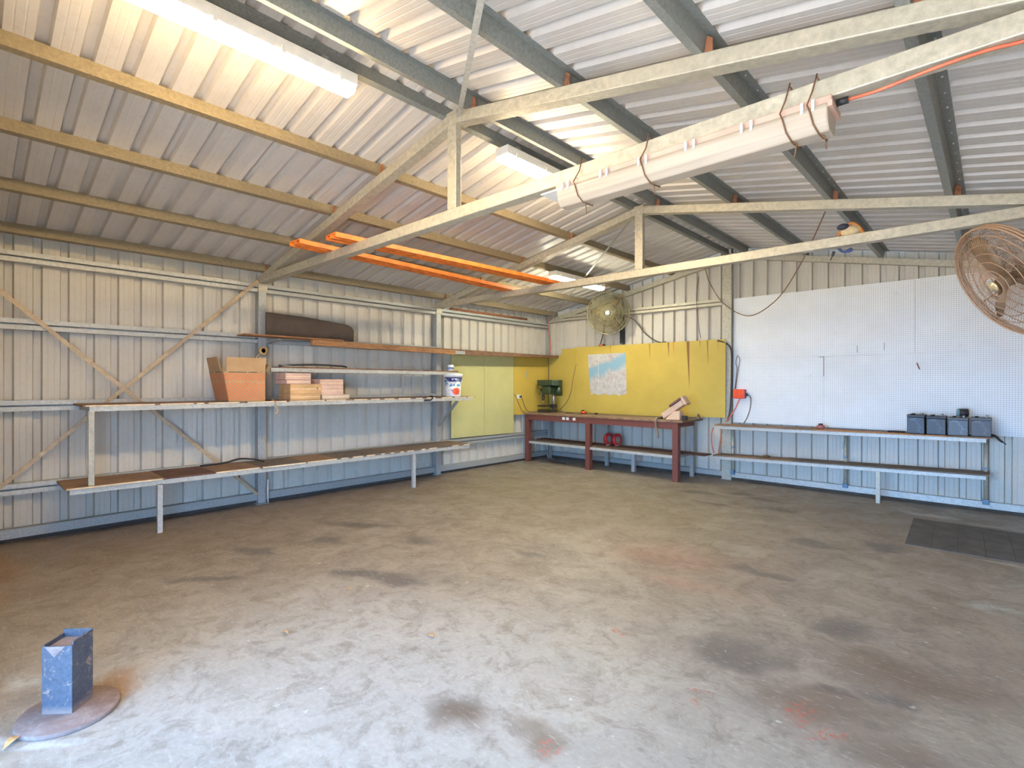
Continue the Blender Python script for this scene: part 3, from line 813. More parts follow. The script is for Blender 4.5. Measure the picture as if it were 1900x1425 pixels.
# ------------------------------------------------------------------ orange channels on the truss chords
def orange(label, a, b, w):
    """folded steel channel lying on the chords, a/b = centre ends (x, y)"""
    A, B = Vector((*a, 2.906)), Vector((*b, 2.906)); d = (B - A).normalized(); s = Vector((d.y, -d.x, 0))
    pr = [(-w / 2, 0), (-w / 2 + .02, 0), (-w / 2 + .02, .035), (-.02, .035), (-.02, .0), (.02, 0), (.02, .035), (w / 2 - .02, .035), (w / 2 - .02, 0), (w / 2, 0), (w / 2, .045), (-w / 2, .045)]
    m = MB(); vs = []
    for c in (A, B):
        for u, z in pr: vs.append(c + s * u + Vector((0, 0, z)))
    n = len(pr)
    m.add(vs, [(i, (i + 1) % n, n + (i + 1) % n, n + i) for i in range(n)] + [tuple(range(n - 1, -1, -1)), tuple(range(n, 2 * n))])
    o = m.build('orange_channel', M['orange'], None, (A + B) / 2); tag(o, label, 'channel', 'orange channels lying on the truss chords')
orange('orange steel channel on the truss chords, the one nearer the side wall', (1.93, -6.33), (1.74, -2.90), .2)
orange('orange steel channel on the truss chords, the one nearer the ridge', (2.40, -6.20), (2.53, -2.72), .2)
# red pipe on top girt near the corner
o = MB().tube([(.055, -2.75, 2.838), (.055, -.75, 2.838)], .025, 8).build('steel_pipe', M['rust'], None, (.055, -1.75, 2.81)); tag(o, 'dark rusty pipe lying on the top wall rail near the corner', 'pipe')

# ------------------------------------------------------------------ lights
def batten(name, label, x, y0, y1, zb, mat, tray=M['white_pl'], group=None, w=.15, rod=0.08):
    t = thing(name, label, 'light', (x, (y0 + y1) / 2, zb + .13), group)
    MB().box(x - w / 2, x + w / 2, y0, y1, zb + .045, zb + .12).build('housing', tray, t, bevel=.006)
    MB().prism([(x - w / 2 + .005, zb + .045), (x - w / 2 + .016, zb + .01), (x - w / 2 + .035, zb), (x + w / 2 - .035, zb), (x + w / 2 - .016, zb + .01), (x + w / 2 - .005, zb + .045)], 'y', y0 + .012, y1 - .012).build('diffuser', mat, t)
    cl = 0
    for k in range(4):
        y = y0 + .12 + (y1 - y0 - .24) * k / 3
        MB().box(x + w / 2, x + w / 2 + .006, y - .012, y + .012, zb + .03, zb + .075).build('clip', M['white_pl'], t)
    for y in (y0 + .2, y1 - .2):
        MB().box(x - .02, x + .02, y - .02, y + .02, zb + .12, zb + .12 + rod).build('bracket', M['galv'], t)
    return t
batten('batten_light', 'big glowing warm batten light under the ridge, nearest the camera', 3.835, -8.14, -6.80, 3.455, emitter('lit_diffuser_warm', (1.0, .74, .40), 32.0), M['white_pl'], 'lit batten lights under the roof', rod=.055)
batten('batten_light', 'glowing batten light under the ridge behind the near truss', 3.88, -5.42, -3.98, 3.455, emitter('lit_diffuser_mid', (1.0, .80, .50), 32.0), M['white_pl'], 'lit batten lights under the roof', rod=.055)
batten('batten_light', 'glowing white batten light under the far roof slope above the round fan', 2.09, -2.48, -1.14, 3.125, emitter('lit_diffuser_cool', (1.0, .96, .74), 32.0), M['white_pl'], 'lit batten lights under the roof', rod=.03)
# unlit batten strapped under near truss, lying along x
t = thing('batten_light', 'unlit batten light wired under the near truss chord', 'light', (5.68, Y1 + .05, 2.81))
xa, xb_, yc, zt = 4.93, 6.45, Y1 + .035, 2.812
pinkw = simple('aged_white_tray', (.55, .36, .28), .5, 0, .08, 6)
dif = NT('unlit_diffuser'); _n = dif.noise(30, 3, .5, dif.mapping(scale=(.05, 1, 1)))
dif.out(dif.mix(dif.rng(_n, .3, .7), (.44, .37, .29), (.36, .295, .225)), .3, 0, .5); dif = dif.m
MB().box(xa, xb_, yc - .065, yc + .065, zt - .04, zt).build('housing', pinkw, t, bevel=.005)
MB().prism([(yc - .075, zt - .035), (yc - .085, zt - .055), (yc - .072, zt - .115), (yc - .045, zt - .15), (yc + .045, zt - .15), (yc + .072, zt - .115), (yc + .085, zt - .055), (yc + .075, zt - .035)], 'x', xa + .02, xb_ - .012).build('diffuser', dif, t, bevel=.008)
MB().hexa([(xa - .10, yc - .09, zt - .052), (xa + .06, yc - .09, zt - .052), (xa + .06, yc + .09, zt - .052), (xa - .10, yc + .09, zt - .052)],
          [(xa - .10, yc - .09, zt - .045), (xa + .06, yc - .09, zt - .042), (xa + .06, yc + .09, zt - .042), (xa - .10, yc + .09, zt - .045)]).build('end_flap', M['white_pl'], t)
MB().box(xb_ - .012, xb_ + .006, yc - .085, yc + .085, zt - .06, zt - .035).build('end_cap', pinkw, t)
for x in (5.02, 5.30, 5.55, 5.82, 6.10, 6.36):
    MB().box(x - .028, x - .016, yc - .088, yc - .070, zt - .06, zt - .012).build('clip', M['white_pl'], t)
    MB().box(x + .016, x + .028, yc - .088, yc - .070, zt - .06, zt - .012).build('clip', M['white_pl'], t)
for x, tail in ((5.10, .03), (5.55, .05), (6.26, -.05), (6.37, .04)):
    y_ = yc
    lp = [(x + .02, Y1 - .012, 2.93), (x, Y1 - .008, 2.86), (x - .01, yc - .092, zt - .03), (x, yc - .09, zt - .06), (x + .012, yc - .078, zt - .118), (x + .03, yc - .04, zt - .158), (x + .04, yc + .04, zt - .158), (x + .03, yc + .09, zt - .07), (x + .02, Y1 + .11, 2.86), (x + .02, Y1 + .108, 2.912), (x + .02, Y1 + .05, 2.912), (x + .02, Y1 - .012, 2.912)]
    MB().tube(lp, .0036, 5).build('tie_wire', M['wire_rust'], t)
    MB().tube([(x + .03, yc - .045, zt - .158), (x + .05, yc - .05, zt - .17), (x + .05 + tail * .2, yc - .05, zt - .23)], .003, 5).build('tie_wire', M['wire_rust'], t)
MB().cyl((xb_ + .006, yc, zt - .02), (xb_ + .05, yc, zt - .02), .016, 8).build('cable_gland', M['dark'], t)
o = MB().tube(spline([(xb_ + .05, yc, zt - .02), (6.62, Y1 + .0, 2.775), (6.8, Y1 - .005, 2.79), (6.95, Y1 + .02, 2.805), (7.1, Y1 + .05, 2.808), (7.6, Y1 + .05, 2.808)]), .007, 6).build('power_cable', M['cable_red'], None, (6.5, Y1, 2.79)); tag(o, 'red power cable running from the unlit light along the near truss', 'cable')

# ------------------------------------------------------------------ workbench
t = thing('workbench', 'red-brown steel framed workbench with plank top and lower shelf', 'workbench', (1.7, -.5, 0))
ZT = .935
for x in (.135, 1.585, 3.245):
    MB().box(x, x + .095, -.885, -.79, 0, ZT).build('leg', M['redsteel'], t, bevel=.004)
for x in (.20, 1.585, 3.245):
    MB().box(x, x + .06, -.24, -.18, 0, ZT).build('leg', M['galv'], t)
MB().box(.13, 3.345, -.890, -.84, ZT, ZT + .002).build('shim', M['redsteel'], t)
MB().box(.230, 1.585, -.885, -.84, ZT - .105, ZT).build('front_rail', M['redsteel'], t)
MB().box(1.680, 3.245, -.885, -.84, ZT - .105, ZT).build('front_rail', M['redsteel'], t)
for x in (.135, 1.60, 3.26): MB().box(x, x + .06, -.79, -.24, ZT - .08, ZT).build('side_rail', M['redsteel'], t)
for i, (a, b, m) in enumerate(((-.90, -.66, 'ply_d'), (-.655, -.40, 'ply_c'), (-.395, -.135, 'ply_d'))):
    MB().box(.13, 3.42, a, b, ZT + .003, ZT + .035).build('top_plank', M['wood_x'] if i == 0 else M[m], t)
ZL = .40
MB().box(.232, 1.583, -.872, -.865, ZL - .035, ZL + .01).build('shelf_rail', M['galv_pale'], t)
MB().box(1.682, 3.243, -.872, -.865, ZL - .035, ZL + .01).build('shelf_rail', M['galv_pale'], t)
MB().box(.21, 1.58, -.862, -.60, ZL, ZL + .018).build('shelf_plank', M['ply_d'], t)
MB().box(.14, 3.62, -.54, -.26, ZL + .0, ZL + .018).build('shelf_plank', M['ply_b'], t)
MB().box(1.69, 3.24, -.862, -.60, ZL, ZL + .018).build('shelf_plank', M['ply_c'], t)
for x in (.25, 1.62, 3.27): MB().box(x, x + .03, -.79, -.24, ZL - .03, ZL).build('shelf_rail', M['galv'], t)
MB().box(2.30, 2.36, -.5, -.44, 0, ZL).build('prop', M['galv_pale'], t)
for x in (1.10, 1.19, 1.34):
    MB().box(x - .03, x + .03, -.889, -.885, ZT - .065, ZT - .015).build('switch_plate', M['white_pl'], t)

# drill press (faces the room, slightly turned)
BT = ZT + .036
t = thing('drill_press', 'dark green bench drill press in the corner on the workbench', 'drill press', (.46, -.46, BT))
dg = simple('dark_green_enamel', (.035, .055, .022), .4, 0, .25, 14)
dm = simple('dull_iron', (.045, .04, .035), .5, .4)
stl = simple('bright_steel', (.42, .38, .34), .3, .8)
MB().box(.30, .58, -.70, -.40, BT, BT + .05).build('base', dm, t, bevel=.01)
MB().cyl((.50, -.43, BT + .05), (.50, -.43, BT + .50), .034, 16).build('column', stl, t)
MB().box(.30, .50, -.70, -.47, BT + .115, BT + .14).build('table', dm, t, bevel=.006)
MB().box(.455, .545, -.49, -.37, BT + .085, BT + .16).build('table_clamp', dm, t, bevel=.006)
MB().box(.33, .56, -.62, -.36, BT + .36, BT + .53).build('head', dg, t, bevel=.03)
MB().prism([(.22, -.60), (.26, -.66), (.62, -.62), (.70, -.52), (.70, -.40), (.64, -.34), (.30, -.36), (.22, -.46)], 'z', BT + .53, BT + .645).build('belt_cover', dg, t, bevel=.012)
MB().cyl((.62, -.42, BT + .33), (.62, -.42, BT + .535), .075, 18).build('motor', dg, t)
MB().cyl((.37, -.60, BT + .30), (.37, -.60, BT + .37), .03, 14).build('quill', dm, t)
MB().lathe([(.012, .0), (.026, .03), (.03, .075)], (.37, -.60, BT + .235), 14).build('chuck', dm, t)
MB().cyl((.37, -.60, BT + .142), (.37, -.60, BT + .24), .006, 8).build('drill_bit', stl, t)
MB().cyl((.33, -.56, BT + .45), (.29, -.58, BT + .45), .018, 10).build('feed_hub', dm, t)
for k in range(3):
    a = 2 * PI * k / 3 + .4
    MB().cyl((.285, -.58, BT + .45), (.265, -.58 + .11 * math.cos(a), BT + .45 + .11 * math.sin(a)), .006, 6).build('feed_handle', dm, t)

# bench vice
t = thing('bench_vice', 'dusty tan bench vice tilted up at the right end of the workbench', 'vice', (3.22, -.7, BT))
vt = rusty('dusty_vice', (.62, .42, .29), (.30, .15, .08), .62, 9, .7, 0)
vd = simple('vice_jaw_dark', (.16, .07, .06), .6)
MB().hexa([(3.08, -.80, BT), (3.33, -.80, BT), (3.33, -.62, BT), (3.08, -.62, BT)], [(3.22, -.78, BT + .14), (3.32, -.78, BT + .14), (3.32, -.64, BT + .14), (3.22, -.64, BT + .14)]).build('base', vt, t, bevel=.01)
R_ = Matrix.Translation((3.20, -.71, BT + .17)) @ Matrix.Rotation(math.radians(-35), 4, 'Y')
MB().box(-.22, .20, -.07, .07, -.045, .05).xf(R_).build('slide', vt, t, bevel=.012)
MB().box(-.02, .22, -.085, .085, .052, .085).xf(R_).build('jaw', vd, t, bevel=.006)
MB().box(.203, .255, -.08, .08, -.06, .085).xf(R_).build('fixed_jaw', vt, t, bevel=.01)
MB().cyl(R_ @ Vector((-.22, 0, 0)), R_ @ Vector((-.29, 0, 0)), .022, 12).build('screw', dm, t)
MB().cyl(R_ @ Vector((-.27, -.12, 0)), R_ @ Vector((-.27, .12, 0)), .008, 8).build('handle_bar', dm, t)
MB().box(3.34, 3.40, -.74, -.66, BT, BT + .07).build('anvil', dm, t, bevel=.006)
o = MB().tube(spline([(2.98, -.86, BT + .02), (2.975, -.915, BT - .01), (2.985, -.912, BT - .12), (3.01, -.910, BT - .22), (3.02, -.908, BT - .30)]), [.018, .02, .02, .016] * 8 + [.008], 6).build('rag', simple('dirty_rag', (.28, .20, .13), .9), None, (2.98, -.88, BT)); tag(o, 'dirty rag strip hanging off the workbench beside the vice', 'rag')
# small bench objects
t = thing('tin_lid', 'small red and black tin on the workbench below the map', 'tin', (1.28, -.5, BT))
MB().lathe([(.055, 0), (.058, .05), (.05, .055), (0, .053)], (1.28, -.5, BT), 14).build('body', simple('red_tin', (.5, .06, .02), .5, 0, .3, 30), t)
MB().lathe([(.03, .055), (.028, .075), (0, .075)], (1.26, -.5, BT), 10).build('cap', M['dark'], t)
o = MB().ball((1.56, -.5, BT + .018), .04, .03, .018).build('black_oddment', M['dark'], None, (1.56, -.5, BT)); tag(o, 'small black bung lying on the workbench right of the red tin', 'oddment')  # unidentified small black thing on the bench
o = MB().prism([(3.40, BT), (3.46, BT), (3.45, BT + .03), (3.43, BT + .085), (3.415, BT + .085), (3.41, BT + .03)], 'y', -.34, -.30).build('clamp_head', M['timber_dk'], None, (3.42, -.32, BT)); tag(o, 'small dark clamp head standing at the workbench right end', 'clamp')
for k, (x, y) in enumerate(((.22, -.55), (.92, -.6))):
    o = MB().tube(spline([(x, y, BT + .008), (x + .06, y - .02, BT + .012), (x + .1, y + .05, BT + .008), (x + .18, y + .03, BT + .008)]), .007, 5).build('cable_offcut', M['cable'], None, (x, y, BT)); tag(o, ['dark cable offcut on the workbench left of the drill press', 'dark cable offcut on the workbench right of the drill press'][k], 'cable')

# red castor wheels under the bench
for k, x in enumerate((1.80, 1.98)):
    t = thing('castor_wheel', ['red-rimmed castor wheel on the workbench shelf, nearer the middle leg', 'red-rimmed castor wheel on the workbench shelf, the right one of two'][k], 'wheel', (x, -.45, ZL + .018), 'red castor wheels under the workbench')
    zc = ZL + .018 + .115
    R_ = Matrix.Translation((x, -.45, zc)) @ Matrix.Rotation(-.15, 4, 'Z')
    MB().lathe([(.085, -.022), (.112, -.025), (.115, 0), (.112, .025), (.085, .022)], (0, 0, 0), 28, 'x').xf(R_).build('tyre', simple('red_tyre', (.55, .03, .03), .45, 0, .1), t)
    MB().lathe([(.03, -.028), (.085, -.018), (.085, .018), (.03, .028)], (0, 0, 0), 24, 'x').xf(R_).build('hub', simple('grey_hub', (.30, .30, .29), .4, .4), t)
    MB().cyl(R_ @ Vector((-.035, 0, 0)), R_ @ Vector((.035, 0, 0)), .018, 12).build('axle', M['galv'], t)
    MB().hexa([R_ @ Vector(p) for p in ((-.036, -.02, -.10), (-.03, -.02, -.10), (-.03, .02, -.10), (-.036, .02, -.10))], [R_ @ Vector(p) for p in ((-.036, -.025, .02), (-.03, -.025, .02), (-.03, .025, .02), (-.036, .025, .02))]).build('fork', M['galv_pale'], t)
    MB().bar(R_ @ Vector((.033, 0, -.09)), R_ @ Vector((.04, -.10, -.108)), .03, .006).build('mount_plate', M['galv_pale'], t)

# outlet on the deep yellow board
t = thing('power_outlet', 'white power outlet on the deep yellow board with a plug in it', 'outlet', (.12, -1.06, 1.28))
MB().box(.1192, .128, -1.115, -1.0, 1.245, 1.325).build('face_plate', M['white_pl'], t, bevel=.003)
MB().box(.128, .165, -1.045, -1.005, 1.27, 1.305).build('plug', M['dark'], t, bevel=.004)
o = MB().tube(spline([(.15, -1.02, 1.275), (.155, -.98, 1.22), (.155, -.92, 1.10), (.17, -.87, 1.02), (.2, -.80, .98), (.30, -.72, BT + .008)]), .006, 5).build('power_cable', M['cable'], None, (.15, -1.0, 1.27)); tag(o, 'dark power cord from the outlet down to the workbench', 'cable')
o = MB().tube(spline([(.126, -1.185, 1.33), (.128, -1.13, 1.27), (.13, -1.05, 1.13), (.135, -.98, 1.02), (.16, -.90, .975)]), .006, 5).build('power_cable', M['cable_brown'], None, (.13, -1.1, 1.25)); tag(o, 'brown cord slanting across the deep yellow board edge', 'cable')
o = MB().box(.1192, .127, -.835, -.815, 1.665, 1.80).build('hanging_tool', M['galv'], None, (.123, -.825, 1.665)); tag(o, 'small metal bar hung on the deep yellow board', 'tool')
o = MB().tube(spline([(.837, -.128, 1.934), (.77, -.13, 1.70), (.70, -.13, 1.36), (.60, -.13, 1.17), (.45, -.16, 1.0), (.56, -.2, BT + .007)]), .006, 5).build('power_cable', M['cable_brown'], None, (.7, -.13, 1.4)); tag(o, 'brown cord curving down the yellow board left of the map', 'cable')
o = MB().tube(spline([(.12, -.10, 2.93), (.10, -.11, 2.80), (.14, -.12, 2.55), (.19, -.14, 2.35), (.20, -.16, 2.15)]), .008, 6).build('power_cable', M['cable_red'], None, (.12, -.12, 2.6)); tag(o, 'orange-red cable hanging down the wall corner', 'cable')
o = MB().tube(spline([(.52, -.6, .395), (.53, -.62, .2), (.56, -.62, .06), (.75, -.58, .012), (.95, -.62, .01)]), .007, 5).build('power_cable', M['cable'], None, (.56, -.6, .1)); tag(o, 'dark cord trailing onto the floor under the workbench', 'cable')

# ------------------------------------------------------------------ fans
def fan(label, c, R, face, mat_g, mat_b, nrad, rings, mount, ph=.95, wire=.0022):
    c = Vector(c); f = Vector(face).normalized()
    t = thing('industrial_fan', label, 'fan', c)
    q = f.to_track_quat('Z', 'Y').to_matrix().to_4x4()
    X = Matrix.Translation(c) @ q       # local +z faces the room
    def guard(zc, dome, nm):
        m = MB()
        for r in rings:
            z = zc + dome * (1 - (r / R) ** 2)
            m.tube([X @ Vector((r * math.cos(a), r * math.sin(a), z)) for a in [2 * PI * k / 40 for k in range(40)]], .0035 if r < R * .98 else .008, 4, closed=True)
        for k in range(nrad):
            a = 2 * PI * k / nrad
            m.tube([X @ Vector((r * math.cos(a), r * math.sin(a), zc + dome * (1 - (r / R) ** 2))) for r in [R * (.16 + .84 * i / 6) for i in range(7)]], wire, 3, caps=False)
        return m.build(nm, mat_g, t)
    guard(.02, .07, 'front_guard'); guard(-.02, -.07, 'rear_guard')
    MB().tube([X @ Vector((R * math.cos(a), R * math.sin(a), 0)) for a in [2 * PI * k / 48 for k in range(48)]], .009, 6, closed=True).build('rim', mat_g, t)
    for k in range(6):
        a = 2 * PI * k / 6 + .3
        MB().tube([X @ Vector((r * math.cos(a), r * math.sin(a), -.022 - .07 * (1 - (r / R) ** 2))) for r in [R * (.12 + .88 * i / 5) for i in range(6)]], .006, 5).build('spoke', mat_g, t)
    for k in range(3):
        a = 2 * PI * k / 3 + ph
        vs = []; w0 = [.05, .09, .12, .11, .05]
        rr = [.06, .3, .55, .75, .86]
        for i, r in enumerate(rr):
            for s_, z in ((-1, -.02), (1, .025)):
                da = s_ * w0[i] / max(.12, r * R) * .5
                vs.append(X @ Vector((r * R * math.cos(a + da), r * R * math.sin(a + da), z)))
        top = [p + f * .004 for p in vs]
        n = len(vs); fs = []
        for i in range(4):
            b = i * 2; fs += [(b, b + 1, b + 3, b + 2), (n + b, n + b + 2, n + b + 3, n + b + 1), (b, b + 2, n + b + 2, n + b), (b + 1, n + b + 1, n + b + 3, b + 3)]
        fs += [(0, n, n + 1, 1), (8, 9, n + 9, n + 8)]
        MB().add(vs + top, fs, True).build('blade', mat_b, t)
    MB().cyl(X @ Vector((0, 0, -.03)), X @ Vector((0, 0, .05)), .045, 18).build('hub', mat_b, t)
    MB().cyl(X @ Vector((0, 0, .088)), X @ Vector((0, 0, .096)), .05 if R < .4 else .036, 20).build('badge', mount['badge'], t)
    MB().cyl(X @ Vector((0, 0, -.26)), X @ Vector((0, 0, -.09)), .075, 20).build('motor', mat_b, t)
    return t, X
gm1 = simple('fan_wire_tan', (.30, .26, .14), .5, .3, .2, 20)
bl1 = simple('fan_blade_brown', (.20, .13, .055), .5, .1)
bd1 = simple('fan_badge_silver', (.75, .78, .76), .35, .3)
t, X_ = fan('round brown wire wall fan above the yellow board', (1.765, -.42, 2.845), .385, (.42, -.90, -.10), gm1, bl1, 104, [.385, .33, .27, .2, .13, .065], {'badge': bd1}, .95, .0030)
MB().bar((1.70, -.25, 2.86), (1.85, -.085, 2.80), .05, .05).build('arm', M['dark'], t)
MB().box(1.82, 1.88, -.106, -.03, 2.30, 2.83).build('wall_bracket', M['dark'], t)
o = MB().tube(spline([(1.95, -.3, 2.80), (2.14, -.16, 2.72), (2.35, -.10, 2.45), (2.6, -.105, 2.29), (2.75, -.11, 2.28)]), .010, 6).build('power_cable', M['cable'], None, (2.3, -.1, 2.5)); tag(o, 'dark cord curving from the round fan to the yellow board top', 'cable')
o = MB().tube(spline([(1.62, -.32, 2.62), (1.50, -.2, 2.45), (1.38, -.10, 2.30), (1.34, -.11, 2.276)]), .010, 6).build('power_cable', M['cable'], None, (1.45, -.1, 2.4)); tag(o, 'dark cord slanting down left from the round fan', 'cable')
t = thing('junction_box', 'small orange-brown junction block on the yellow board top edge', 'junction box', (1.42, -.115, 2.273))
MB().box(1.37, 1.46, -.135, -.095, 2.273, 2.315).build('body', simple('orange_block', (.45, .16, .07), .6), t, bevel=.004)
MB().box(1.46, 1.50, -.13, -.10, 2.273, 2.30).build('cap', M['dark'], t)

gm2 = rusty('fan_wire_rusty', (.42, .27, .17), (.30, .15, .08), .55, 20, .55, .3)
bl2 = simple('fan_blade_tan', (.17, .105, .05), .5, .1)
bd2 = simple('fan_badge_gold', (.80, .62, .35), .3, .5)
t, X_ = fan('big rusty wire fan at the right edge in front of the pegboard', (7.033, -3.70, 2.262), .41, (-.76, -.45, -.47), gm2, bl2, 110, [.41, .36, .30, .24, .18, .12, .07], {'badge': bd2}, 1.75, .0014)
MB().bar(X_ @ Vector((0, 0, -.20)), (7.72, -3.42, 2.52), .05, .05).build('arm', gm2, t)
MB().box(7.72, 7.755, -3.50, -3.34, 2.35, 2.70).build('wall_plate', gm2, t)

# ------------------------------------------------------------------ right shelf unit
t = thing('steel_shelf', 'two-tier pipe-framed shelf under the white pegboard', 'shelf', (5.4, -.2, 0))
def shelf_tier(xl, xr, zl, zr, planks, nm):
    yf, yb = -.40, -.06
    MB().hexa([(xl, yf, zl - .045), (xr, yf, zr - .045), (xr, yf + .006, zr - .045), (xl, yf + .006, zl - .045)], [(xl, yf, zl), (xr, yf, zr), (xr, yf + .006, zr), (xl, yf + .006, zl)]).build('front_rail', M['galv_pale'], t)
    MB().hexa([(xl, yb - .03, zl - .045), (xr, yb - .03, zr - .045), (xr, yb, zr - .045), (xl, yb, zl - .045)], [(xl, yb - .03, zl - .002), (xr, yb - .03, zr - .002), (xr, yb, zr - .002), (xl, yb, zl - .002)]).build('back_rail', M['galv'], t)
    for (a, b, y0, y1, m) in planks:
        za, zb_ = zl + (zr - zl) * (a - xl) / (xr - xl), zl + (zr - zl) * (b - xl) / (xr - xl)
        MB().hexa([(a, y0, za), (b, y0, zb_), (b, y1, zb_), (a, y1, za)], [(a, y0, za + .018), (b, y0, zb_ + .018), (b, y1, zb_ + .018), (a, y1, za + .018)]).build('plank', M[m], t)
shelf_tier(3.80, 6.90, .885, .915, [(3.70, 5.30, -.235, -.045, 'wood_x'), (3.72, 5.10, -.41, -.24, 'wood_x'), (5.105, 6.55, -.415, -.24, 'timber'), (5.305, 6.96, -.235, -.045, 'ply_d'), (6.555, 6.93, -.41, -.24, 'wood_x')], 'upper')
shelf_tier(3.78, 6.90, .405, .480, [(3.70, 4.85, -.41, -.24, 'wood_x'), (3.72, 4.70, -.235, -.1, 'ply_d'), (4.705, 6.93, -.235, -.06, 'ply_d'), (4.855, 6.93, -.41, -.24, 'ply_d')], 'lower')
for x, zb_, zt_ in ((3.90, .126, .84), (5.445, .126, .85), (6.895, .126, .87)):
    MB().cyl((x, -.10, zb_), (x, -.10, zt_), .022, 12).build('post', M['truss'], t)
    MB().box(x - .03, x + .03, -.13, -.078, zb_ - .03, zb_ + .035).build('clamp', simple('blue_clamp', (.12, .21, .30), .5), t, bevel=.006)
    MB().box(x - .026, x + .026, -.126, -.074, .515, .55).build('clamp', simple('blue_clamp_b', (.22, .30, .36), .5), t, bevel=.006)
MB().box(5.84, 5.885, -.42, -.375, 0, .415).build('leg', M['truss'], t)
for x, z_ in ((3.79, .36), (6.87, .43)): MB().box(x, x + .03, -.37, -.10, z_, z_ + .04).build('cross_rail', M['galv'], t)

# batteries
bt_cols = [(.028, .038, .052), (.028, .034, .042), (.085, .10, .115), (.06, .055, .06)]
labs = ['dark blue-grey car battery, leftmost of the four on the shelf', 'black car battery with two posts, second from the left', 'scuffed pale grey car battery under the black lamp', 'dusty brown-grey car battery at the shelf end']
xs = [(6.16, 6.335), (6.352, 6.538), (6.556, 6.742), (6.765, 6.945)]
for i, ((a, b), lab) in enumerate(zip(xs, labs)):
    z0 = .885 + .030 * ((a + b) / 2 - 3.8) / 3.1 + .022
    h = (.235, .225, .215, .22)[i]
    t = thing('car_battery', lab, 'battery', ((a + b) / 2, -.27, z0), 'car batteries on the shelf')
    cs = rusty('battery_case_%d' % i, bt_cols[i], tuple(min(1, c * 1.9 + .03) for c in bt_cols[i]), .56, 11, .45, 0)
    MB().box(a, b, -.39, -.13, z0, z0 + h - .03).build('case', cs, t, bevel=.006)
    MB().box(a - .003, b + .003, -.395, -.125, z0 + h - .03, z0 + h).build('lid', M['dark'] if i < 2 else simple('battery_lid_%d' % i, (.10, .10, .10), .5), t, bevel=.005)
    for y in (-.35, -.17):
        MB().cyl(((a + b) / 2 + .05, y, z0 + h), ((a + b) / 2 + .05, y, z0 + h + .025), .011, 10).build('terminal', M['galv'], t)
    for k in range(3):
        MB().cyl(((a + b) / 2 - .04, -.34 + .08 * k, z0 + h), ((a + b) / 2 - .04, -.34 + .08 * k, z0 + h + .01), .018, 10).build('filler_cap', M['rubber'], t)
t = thing('work_lamp', 'small black round lamp sitting on the third car battery', 'lamp', (6.69, -.26, 1.152))
z0 = 1.152
MB().tube([(6.655, -.26, z0 + .055), (6.735, -.24, z0 + .055)], [.048, .05], 18).build('shell', M['dark'], t)
MB().tube([(6.635, -.264, z0 + .055), (6.6545, -.26, z0 + .055)], [.044, .049], 18).build('lens', simple('lamp_lens_teal', (.16, .30, .33), .2), t)
MB().box(6.66, 6.72, -.28, -.24, z0, z0 + .012).build('foot', M['dark'], t)
o = MB().tube(spline([(6.93, -.3, .96), (6.98, -.32, .945), (7.02, -.34, .90), (7.07, -.35, .86)]), [.014] * 12 + [.012] * 8 + [.006] * 5, 6).build('cable_end', M['rubber'], None, (6.98, -.32, .94)); tag(o, 'black lead end sticking out beside the last battery', 'cable')
o = MB().tube(spline([(5.95, -.3, .935), (6.05, -.28, .938), (6.13, -.3, .94)]), .012, 6).build('cable_end', M['rubber'], None, (6.0, -.3, .93)); tag(o, 'black lead lying left of the first battery', 'cable')
t = thing('paint_pot', 'small dull red pot with dark cap on the upper shelf left of the batteries', 'pot', (5.18, -.3, .918))
MB().lathe([(.035, 0), (.05, .02), (.045, .05), (.03, .058)], (5.18, -.3, .917), 14).build('body', simple('dull_red', (.40, .12, .10), .6), t)
MB().lathe([(.03, .058), (.028, .075), (0, .08)], (5.18, -.3, .917), 12).build('cap', M['dark'], t)
o = MB().ball((4.45, -.25, .455), .06, .05, .02).build('rag', M['timber_dk'], None, (4.45, -.25, .44)); tag(o, 'crumpled brown rag on the lower shelf below the pegboard', 'rag')
o = MB().box(5.39, 5.43, -.06, -.045, .63, .74).build('paper_tag', M['galv'], None, (5.41, -.05, .63)); tag(o, 'small grey metal tag on the gable wall between the shelves', 'tag')

# red outlet box and cords
t = thing('outlet_box', 'bright orange-red power box on the pegboard beside the middle post', 'outlet box', (3.985, -.035, 1.385))
MB().box(3.90, 4.07, -.105, -.035, 1.315, 1.465).build('body', simple('bright_orange_red', (.85, .085, .02), .4, 0, .08), t, bevel=.008)
MB().box(4.07, 4.085, -.10, -.04, 1.32, 1.46).build('side_plate', simple('dark_red_side', (.45, .08, .06), .5), t)
MB().box(4.085, 4.115, -.085, -.05, 1.355, 1.40).build('plug', M['dark'], t)
o = MB().tube(spline([(4.115, -.068, 1.375), (4.16, -.07, 1.33), (4.16, -.08, 1.18), (4.12, -.10, 1.02), (4.08, -.14, .925)]), .006, 6).build('power_cable', M['cable'], None, (4.1, -.07, 1.2)); tag(o, 'grey cord from the orange-red box down to the shelf', 'cable')
o = MB().tube(spline([(3.99, -.07, 1.313), (3.93, -.09, 1.15), (3.85, -.13, 1.0), (3.80, -.15, .93)]), .008, 6).build('power_cable', M['cable_red'], None, (3.9, -.1, 1.1)); tag(o, 'red cord slanting from the orange-red box to the shelf end', 'cable')
o = MB().tube(spline([(3.72, -.43, .86), (3.69, -.44, .74), (3.70, -.44, .58), (3.73, -.43, .45)]), .009, 6).build('power_cable', M['cable_red'], None, (3.7, -.43, .6)); tag(o, 'red cord hanging between the two shelf tiers, left one', 'cable')
